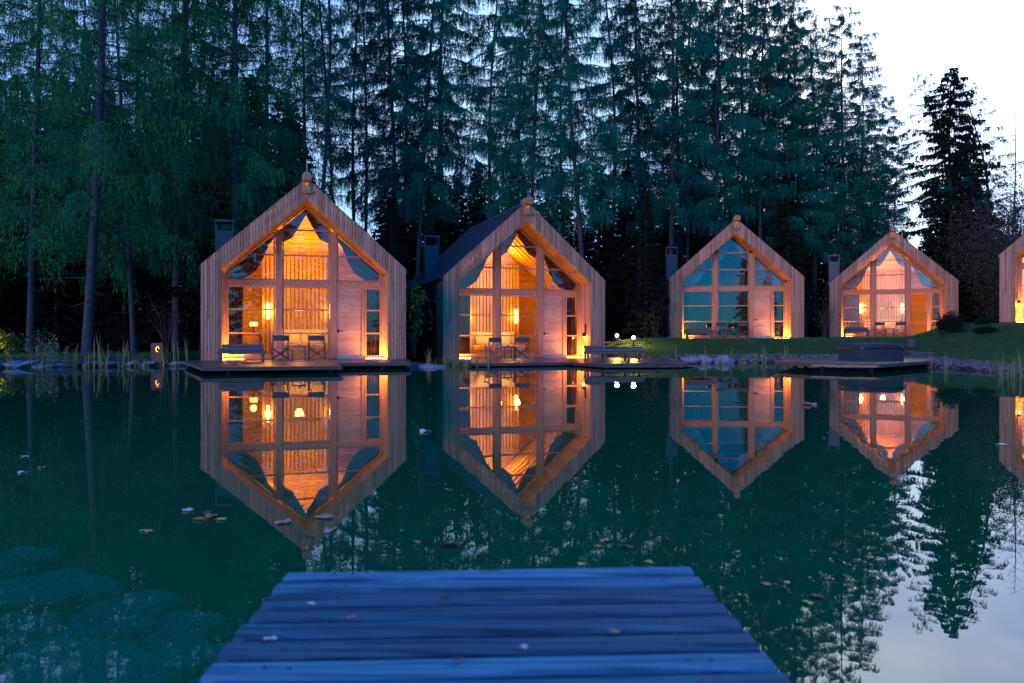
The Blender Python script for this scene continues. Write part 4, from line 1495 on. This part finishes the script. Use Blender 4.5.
PXC = {1: (304, 122), 2: (524, 104), 3: (736, 84), 4: (892, 80), 5: (1075, 90)}
G1 = 'tall larches along the far bank'
named = [
    (LA[0], 87, 33, 25, .045, 1.0, 'large larch with pale thick trunk and weeping green branches behind the reeds'),
    (LA[1], 134, 37, 22, -.05, .9, 'thinner leaning larch just right of the big pale trunk'),
    (LA[1], 236, 39, 25, .0, 1.05, 'weeping larch whose green curtains hang over the orange cabin chimney'),
    (LA[0], 30, 40, 24, .02, .9, 'dark larch at the outermost bank by the yellow-lit lawn'),
    (LA[1], 176, 42, 26, .01, .95, 'larch behind the bare shrub and rusty lantern'),
    (LA[0], 265, 44, 27, .0, .8, 'straight larch trunk rising behind the left roof slope of the orange cabin'),
    (LB[3], 316, 42, 26, .02, .7, 'dark straight trunk rising beside the orange cabin gable tip'),
    (LB[3], 338, 45, 24, -.05, .7, 'leaning thin trunk right of the orange cabin gable tip'),
    (LB[1], 356, 52, 26, .0, .9, 'slim larch against the bright sky gap beside the orange cabin'),
    (LB[3], 364, 50, 26, .0, .8, 'second slim larch at the bright sky gap beside the orange cabin'),
    (LB[0], 392, 50, 27, .01, 1., 'larch with blue-green crown above the right eave of the orange cabin'),
    (LB[2], 403, 54, 26, .0, 1., 'larch close behind the blue-green one above the orange cabin eave'),
    (LB[0], 413, 48, 27, .06, .9, 'leaning larch over the dark gap between the two lit cabins'),
    (LB[2], 443, 53, 28, .0, 1.1, 'broad larch behind the chimney of the second cabin'),
    (LB[1], 492, 50, 27, .01, .85, 'slender larch left of the second cabin gable tip'),
    (LB[1], 517, 54, 27, .02, .8, 'forked-looking slender larch exactly behind the second cabin gable tip'),
    (LB[0], 534, 47, 26, .0, .9, 'larch with olive low branch right over the second cabin ridge'),
    (LB[2], 586, 46, 26, -.05, .95, 'larch with curved blue trunk right of the second cabin'),
    (LB[1], 610, 56, 28, .0, .9, 'larch rising behind the globe lamps'),
    (LB[0], 638, 54, 27, .01, 1., 'larch left of the unlit cabin chimney'),
    (LB[2], 671, 52, 27, .0, 1., 'larch directly behind the unlit cabin chimney'),
    (LB[1], 688, 57, 27, .0, .9, 'larch behind the left roof slope of the unlit cabin'),
    (LB[0], 718, 54, 27, -.01, 1., 'tall larch behind the gable tip of the unlit cabin'),
    (LB[2], 745, 58, 28, .0, 1., 'tall dark-topped larch right behind the unlit cabin ridge'),
    (LB[1], 762, 56, 27, .0, .9, 'straight thin larch above the right slope of the unlit cabin'),
    (LB[0], 788, 58, 26.5, .0, .95, 'larch whose top ends at the edge of the bright sky'),
    (LB[2], 815, 60, 24.5, .0, 1.1, 'larch with crown just below the bright sky edge'),
    (LB[0], 842, 60, 25.3, .0, 1.2, 'largest larch standing out against the bright sky'),
    (LB[1], 862, 61, 23, .0, 1., 'feathery larch at the sky side of the largest larch'),
    (LB[2], 872, 62, 17.5, .0, .9, 'shorter larch stepping down toward the bright sky'),
    (LB[0], 890, 66, 14.5, .0, 1., 'lowest larch at the end of the forest edge'),
    (PINE, 893, 58, 14.8, .0, 1., 'thin pine with bare trunk behind the pink-lit cabin gable tip'),
    (RAG, 953, 56, 18.3, .0, 1.2, 'lone dark spruce standing free against the bright sky'),
    (RAG, 969, 58, 14.5, .02, 1.1, 'second dark spruce overlapping the lone one'),
    (LB[3], 943, 58, 19.3, -.02, 1.4, 'sparse larch top beside the lone dark spruce'),
    (LB[3], 975, 57, 18, .04, 1.6, 'sparse larch with long bare branches right of the lone spruce'),
    (SNAG, 1012, 60, 16.5, .0, 1., 'bare pale tree beside the cabin at the picture edge'),
    (SNAG, 1030, 62, 17, .0, 1., 'bare pale tree behind the cabin at the picture edge'),
]
for p, u, Yb, H, lean, wide, lb in named:
    tree(p, u, Yb, H, lb, G1, lean, wide)
for i, (u, Yb, s, lb) in enumerate(((992, 52, (2.6, 2.2, 7.6), 'grey bushy tree left of the cabin at the picture edge'), (1018, 54, (2.6, 2.2, 9.5), 'taller grey bushy tree behind the cabin at the picture edge'), (1003, 50, (2.0, 1.8, 6.0), 'low grey bushy tree touching the roof of the edge cabin'))):
    x = at(u, Yb)
    leafy('bushy_tree', lb, 'tree', (x, Yb, gz(x, Yb)), s, 11000, .075, M['greyleaf'], 60, 40 + i, 6)
# more larches filling the left wood and the middle distance
r = random.Random(21)
for u in [-96, -40, *range(-120, 345, 52)]:
    tree(r.choice(LA), u + r.uniform(-9, 9), r.uniform(45, 58), r.uniform(23, 28), 'dim larch crowded in the dark wood behind the big pale trunk', 'larches filling the dark wood', r.uniform(-.02, .02), .85)
for u in [*range(440, 700, 62), *range(700, 770, 24), *range(770, 885, 13)]:
    tree(r.choice(LB), u + r.uniform(-9, 9), r.uniform(60, 72), r.uniform(23, 27) * (1 if u < 800 else .85), 'slim larch far back in the wood behind the cabins', 'larches far back in the wood', r.uniform(-.02, .02), 1.)
# dark spruces: the closed lower wall of the wood
for row, (Y0, Y1, st, hmin, hmax) in enumerate(((41, 46, 38, 7, 10), (50, 57, 26, 9, 13), (60, 68, 22, 10, 15), (72, 84, 20, 12, 18), (88, 102, 15, 14, 19))):
    u = -170.
    while u < 905:
        hh = r.uniform(hmin, hmax) * (1.35 if u < 300 else 1) * (.72 if u > 800 else 1)
        Yb = r.uniform(Y0, Y1)
        x = at(u, Yb)
        near = any(abs(u - PXC[k][0]) < PXC[k][1] and Yb < CAB[k][1] + 11.5 for k in CAB)
        if not near and not (338 < u < 378):
            tree(r.choice(SPR), u, Yb, hh, 'dark spruce in the closed wall of the wood behind the cabins', 'dark spruces behind the cabins', 0, 1.25)
        u += st * r.uniform(.7, 1.3)
for u, Yb, h_ in ((938, 60, 11), (950, 63, 13), (962, 60, 14), (975, 62, 12), (988, 60, 10), (930, 62, 8)):
    tree(r.choice(SPR), u, Yb, h_, 'dark spruce crowded at the foot of the lone spruce', 'dark spruces under the lone spruce', 0, 1.2)
for u, Yb in ((925, 68), (940, 74), (985, 70), (1008, 76), (1035, 66), (1060, 60), (965, 80)):
    tree(r.choice(SPR), u, Yb, r.uniform(6.5, 9.5), 'low dark spruce behind the mound', 'low spruces behind the mound', 0, 1.4)
# trees on the near bank behind the camera (seen mirrored in the windows)
for x, y, h in ((1, -12, 15), (4, -14, 17), (-2, -14, 14), (6.2, -12, 15), (17.5, -20, 14), (20.5, -23, 11), (26, 2, 13), (30, -3, 16), (34, -8, 15), (39, -11, 17), (29, 6, 14)):
    o = r.choice(SPR).put((x, y, gz(x, y)), r.uniform(0, 6), 'spruce on the near bank mirrored in the cabin windows', 'spruces on the near bank', h / 20)

# ------------------------------------------------------------------ jetty in front
jt = empty('wooden_jetty', 'weathered blue-lit wooden jetty of cross boards reaching into the pond', 'jetty', None, (0, 0, 0))
m = MB()
ZT = .33
y = 2.10
r = random.Random(8)
slope = math.atan2(.054, 1.06)
while y > -1.2:
    wv = r.uniform(.088, .1)
    x0, x1 = -.578 + .028 * min(1, (2.1 - y) / .7) + r.uniform(-.002, .002), .47 + .02 * min(1, (2.1 - y) / .7) + r.uniform(-.002, .002)
    dz = r.uniform(-.0015, .0015)
    sh = lambda x, yy: yy + (x + .05) * .05
    n = 6
    top, bot = [], []
    g = .0105
    prof = [(-wv / 2 + g, -.032), (-wv / 2 + g, -.009), (-wv / 2 + g + .011, 0), (wv / 2 - g - .011, 0), (wv / 2 - g, -.009), (wv / 2 - g, -.032)]
    tl_, tr_ = r.uniform(-.001, .001), r.uniform(-.001, .001)
    vs = []
    for i in range(n + 1):
        t = i / n
        xx = x0 + (x1 - x0) * t
        for k, (py, pz) in enumerate(prof):
            vs.append((xx, sh(xx, y - wv / 2 + py), ZT + pz + dz + tl_ * (1 - t) + tr_ * t + r.uniform(-.0007, .0007)))
    fs = []
    for i in range(n):
        for k in range(6):
            k2 = (k + 1) % 6
            fs.append((i * 6 + k, (i + 1) * 6 + k, (i + 1) * 6 + k2, i * 6 + k2))
    fs += [tuple(range(6)), tuple(n * 6 + k for k in range(5, -1, -1))]
    m.add(vs, fs)
    for xx in (-.45, -.41, .33, .37):
        m.lathe([(.0045, 0), (.004, .001)], 6, (xx + r.uniform(-.006, .006), sh(xx, y - wv / 2 + r.uniform(-.008, .008)), ZT + dz), 1)
    y -= wv
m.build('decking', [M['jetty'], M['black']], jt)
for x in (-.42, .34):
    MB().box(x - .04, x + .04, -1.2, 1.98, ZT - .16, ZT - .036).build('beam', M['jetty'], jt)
    for yy in (1.7, -.2):
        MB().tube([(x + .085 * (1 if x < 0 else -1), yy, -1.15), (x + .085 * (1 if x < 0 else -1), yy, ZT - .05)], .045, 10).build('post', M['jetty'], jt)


def leaf_mesh(seed):
    r = np.random.default_rng(seed)
    n = 12
    V = [(0, 0, .004)]
    for i in range(n):
        t = 2 * math.pi * i / n
        rr = (.5 + .5 * abs(math.cos(t / 2)) ** .6) * (1 + r.uniform(-.18, .18))
        V.append((rr * math.cos(t), rr * .62 * math.sin(t), .3 * r.uniform(.1, 1) * (.3 + math.sin(t) ** 2)))
    V = np.array(V)
    B = V - [0, 0, .03]
    Fq = [(0, i + 1, (i + 1) % n + 1) for i in range(n)] + [(n + 1, (i + 1) % n + n + 2, i + n + 2) for i in range(n)]
    for i in range(n):
        a, b = i + 1, (i + 1) % n + 1
        Fq += [(a, a + n + 1, b + n + 1), (a, b + n + 1, b)]
    return np.concatenate([V, B]), np.array(Fq)


LM = {}


def put_leaf(x, y, z, s, colr, label, group):
    k = (rnd.randrange(3), colr)
    if k not in LM:
        LM[k] = np_mesh('fallen_leaf', *leaf_mesh(k[0]), M['fl_' + colr])
        o = LM[k]
    else:
        o = LM[k].copy()
        COL.objects.link(o)
    o.location = (x, y, z)
    o.scale = (s, s, s)
    o.rotation_euler = (0, 0, rnd.uniform(0, 6.28))
    return tag(o, label, 'leaf', group)


for px, py, c_, s, lb in ((311, 606, 'white', .013, 'pale leaf lying farthest toward the tip of the jetty'), (271, 642, 'white', .016, 'pale leaf at the left edge of the jetty'), (353, 620, 'pink', .013, 'pinkish leaf lying on the jetty beside the pale ones'),
                          (445, 600, 'brown', .015, 'curled orange-brown leaf near the middle of the jetty tip'), (615, 635, 'ochre', .016, 'ochre leaf on the right half of the jetty'), (523, 650, 'white', .012, 'tiny pale scrap in the middle of the jetty'), (457, 662, 'dark', .013, 'dark curled leaf low on the jetty')):
    Yl = F * (HC - ZT) / (py - HY)
    put_leaf(at(px, Yl), Yl, ZT + .006, s, c_, lb, 'leaves lying on the jetty')
GF = 'leaves floating on the pond'
for px, py, c_, s, lb in ((188, 511, 'white', .075, 'whitish leaf at the head of the floating leaf cluster'), (200, 520, 'ochre', .07, 'orange leaf in the floating leaf cluster'), (211, 517, 'ochre', .075, 'brownish leaf in the middle of the floating leaf cluster'),
                          (222, 520, 'lime', .055, 'bright lime leaf at the tail of the floating leaf cluster'), (205, 514, 'brown', .06, 'dark leaf behind the floating leaf cluster'), (143, 531, 'white', .03, 'small pale half of the leaf pair floating alone'), (149, 532, 'yellow', .04, 'small yellow leaf floating alone near the shore-side rocks'),
                          (285, 523, 'pink', .085, 'pink leaf floating over the mirrored cabin slope'), (322, 518, 'pink', .1, 'larger pink leaf pair floating at the mirrored gable tip'), (330, 531, 'pink', .08, 'reddish leaf floating below the mirrored gable tip'),
                          (417, 543, 'ochre', .05, 'ochre leaf floating left of the dark floating mat'), (452, 546, 'dark', .09, 'dark floating leaf mat with yellow tip'), (458, 544, 'brown', .06, 'brown leaf on the dark floating mat'), (471, 545, 'lime', .035, 'lime tip floating at the end of the dark mat'),
                          (606, 541, 'pink', .05, 'pink leaf floating over the small sky reflection'), (628, 548, 'dark', .06, 'dark leaf floating right of the small sky reflection'), (597, 547, 'ochre', .045, 'ochre leaf beside the small sky reflection'), (581, 565, 'lime', .04, 'lime leaf floating just off the jetty tip'), (648, 563, 'yellow', .04, 'yellow leaf floating just off the jetty corner'),
                          (765, 585, 'ochre', .045, 'ochre leaf floating on the tree reflections'), (808, 604, 'lime', .045, 'lime leaf floating on the tree reflections'), (815, 597, 'brown', .05, 'brown leaf floating beside the lime one'),
                          (810, 405, 'pink', .22, 'pinkish floating leaf in line with the unlit cabin reflection'), (1000, 445, 'white', .1, 'pale leaf floating near the picture edge'), (425, 432, 'white', .14, 'pale floating leaf between the two lit reflections'), (24, 457, 'white', .06, 'pale leaf floating in the far dark water'), (42, 468, 'lime', .05, 'lime leaf floating in the far dark water'), (22, 473, 'white', .06, 'small pale leaf below the others in the dark water')):
    Yl = F * HC / (py - HY)
    put_leaf(at(px, Yl), Yl, .003, s * .62, c_, lb, GF)
# a few fallen leaves on the lawns
for i in range(26):
    u = rnd.uniform(700, 1010)
    Yb = np.interp(u, [p[0] for p in SHORE_U], [p[1] for p in SHORE_U]) + rnd.uniform(2, 9)
    x = at(u, Yb)
    put_leaf(x, Yb, gz(x, Yb) + .07, rnd.uniform(.05, .09), rnd.choice(('yellow', 'ochre', 'white')), 'pale fallen leaf lying in the lawn grass', 'fallen leaves on the lawn')

# ------------------------------------------------------------------ sky, sun, camera
SUN_EL, SUN_AZ = R(6), R(214)       # azimuth measured from +Y towards +X: behind the camera, to its left
world = bpy.data.worlds.new('World')
scene.world = world
world.use_nodes = True
nt = world.node_tree
L = nt.links.new
bg = nt.nodes['Background']
sky = nd(nt, 'ShaderNodeTexSky')
sky.sky_type = 'NISHITA'
sky.sun_disc = False
sky.sun_elevation = SUN_EL
sky.sun_rotation = SUN_AZ
sky.dust_density = .2
sky.ozone_density = 4
tint = nd(nt, 'ShaderNodeVectorMath', operation='MULTIPLY')
tint.inputs[1].default_value = (.03, 1.08, 2.25)
L(sky.outputs[0], tint.inputs[0])
tc = nd(nt, 'ShaderNodeTexCoord')
mp = nd(nt, 'ShaderNodeMapping')
mp.inputs['Scale'].default_value = (1, 1, 2.6)
L(tc.outputs['Generated'], mp.inputs[0])
nz = nd(nt, 'ShaderNodeTexNoise')
nz.inputs['Scale'].default_value = 2.3
nz.inputs['Detail'].default_value = 5
L(mp.outputs[0], nz.inputs['Vector'])
# bright evening cloud bank ahead, thickest towards the right
dot = nd(nt, 'ShaderNodeVectorMath', operation='DOT_PRODUCT')
dot.inputs[1].default_value = Vector((.35, .93, .1)).normalized()
L(tc.outputs['Generated'], dot.inputs[0])
mr = nd(nt, 'ShaderNodeMapRange', interpolation_type='SMOOTHSTEP')
mr.inputs['From Min'].default_value = .1
mr.inputs['From Max'].default_value = .95
L(dot.outputs['Value'], mr.inputs[0])
sep = nd(nt, 'ShaderNodeSeparateXYZ')
L(tc.outputs['Generated'], sep.inputs[0])
hi = nd(nt, 'ShaderNodeMapRange', interpolation_type='SMOOTHSTEP')
hi.inputs['From Min'].default_value = .56
hi.inputs['From Max'].default_value = .40
L(sep.outputs[2], hi.inputs[0])
cm = nd(nt, 'ShaderNodeMath', operation='MULTIPLY')
L(mr.outputs[0], cm.inputs[0])
L(hi.outputs[0], cm.inputs[1])
cl = ramp(nt, nz.outputs[0], [(.36, (.5, .57, .76)), (.62, (1., 1., 1.))])
cs = nd(nt, 'ShaderNodeVectorMath', operation='MULTIPLY')
cs.inputs[1].default_value = (2.2, 3.6, 5.4)
L(cl.outputs[0], cs.inputs[0])
mix = nd(nt, 'ShaderNodeMix', data_type='RGBA')
L(cm.outputs[0], mix.inputs[0])
L(tint.outputs[0], mix.inputs[6])
L(cs.outputs[0], mix.inputs[7])
# the afterglow lobe low on the right, where the cloud is brightest
dot2 = nd(nt, 'ShaderNodeVectorMath', operation='DOT_PRODUCT')
dot2.inputs[1].default_value = Vector((.52, .73, .46)).normalized()
L(tc.outputs['Generated'], dot2.inputs[0])
mr2 = nd(nt, 'ShaderNodeMapRange', interpolation_type='SMOOTHSTEP')
mr2.inputs['From Min'].default_value = .87
mr2.inputs['From Max'].default_value = .99
L(dot2.outputs['Value'], mr2.inputs[0])
cs2 = nd(nt, 'ShaderNodeVectorMath', operation='MULTIPLY')
cs2.inputs[1].default_value = (7.6, 8.5, 10.)
L(cl.outputs[0], cs2.inputs[0])
mix2 = nd(nt, 'ShaderNodeMix', data_type='RGBA')
L(mr2.outputs[0], mix2.inputs[0])
L(mix.outputs[2], mix2.inputs[6])
L(cs2.outputs[0], mix2.inputs[7])
L(mix2.outputs[2], bg.inputs[0])
bg.inputs[1].default_value = .15

sun = bpy.data.lights.new('sun', 'SUN')
sun.energy = .7
sun.angle = R(24)
sun.color = (1., .42, .26)
so = bpy.data.objects.new('sun', sun)
COL.objects.link(so)
e = R(7)
dirv = Vector((math.sin(SUN_AZ) * math.cos(e), math.cos(SUN_AZ) * math.cos(e), math.sin(e)))
so.rotation_euler = (-dirv).to_track_quat('-Z', 'Y').to_euler()

cam = bpy.data.cameras.new('camera')
cam.sensor_width = 36
cam.lens = 36 * F / 1024
cam.clip_start = .05
cam.clip_end = 3000
cam.shift_y = -(341.5 - HY) / 1024
cam.dof.use_dof = True
cam.dof.focus_distance = 32
cam.dof.aperture_fstop = 4.
co = bpy.data.objects.new('camera', cam)
COL.objects.link(co)
co.location = (0, 0, HC)
co.rotation_euler = (R(90), 0, 0)
scene.camera = co

scene.view_settings.view_transform = 'Standard'
scene.view_settings.look = 'None'
scene.view_settings.gamma = 1
scene.view_settings.exposure = 1.2
scene.view_settings.use_curve_mapping = False
cy = scene.cycles
cy.use_denoising = True
cy.max_bounces = 8
cy.diffuse_bounces = 3
cy.glossy_bounces = 4
cy.transparent_max_bounces = 24
cy.sample_clamp_indirect = 6
cy.caustics_reflective = False
cy.caustics_refractive = False
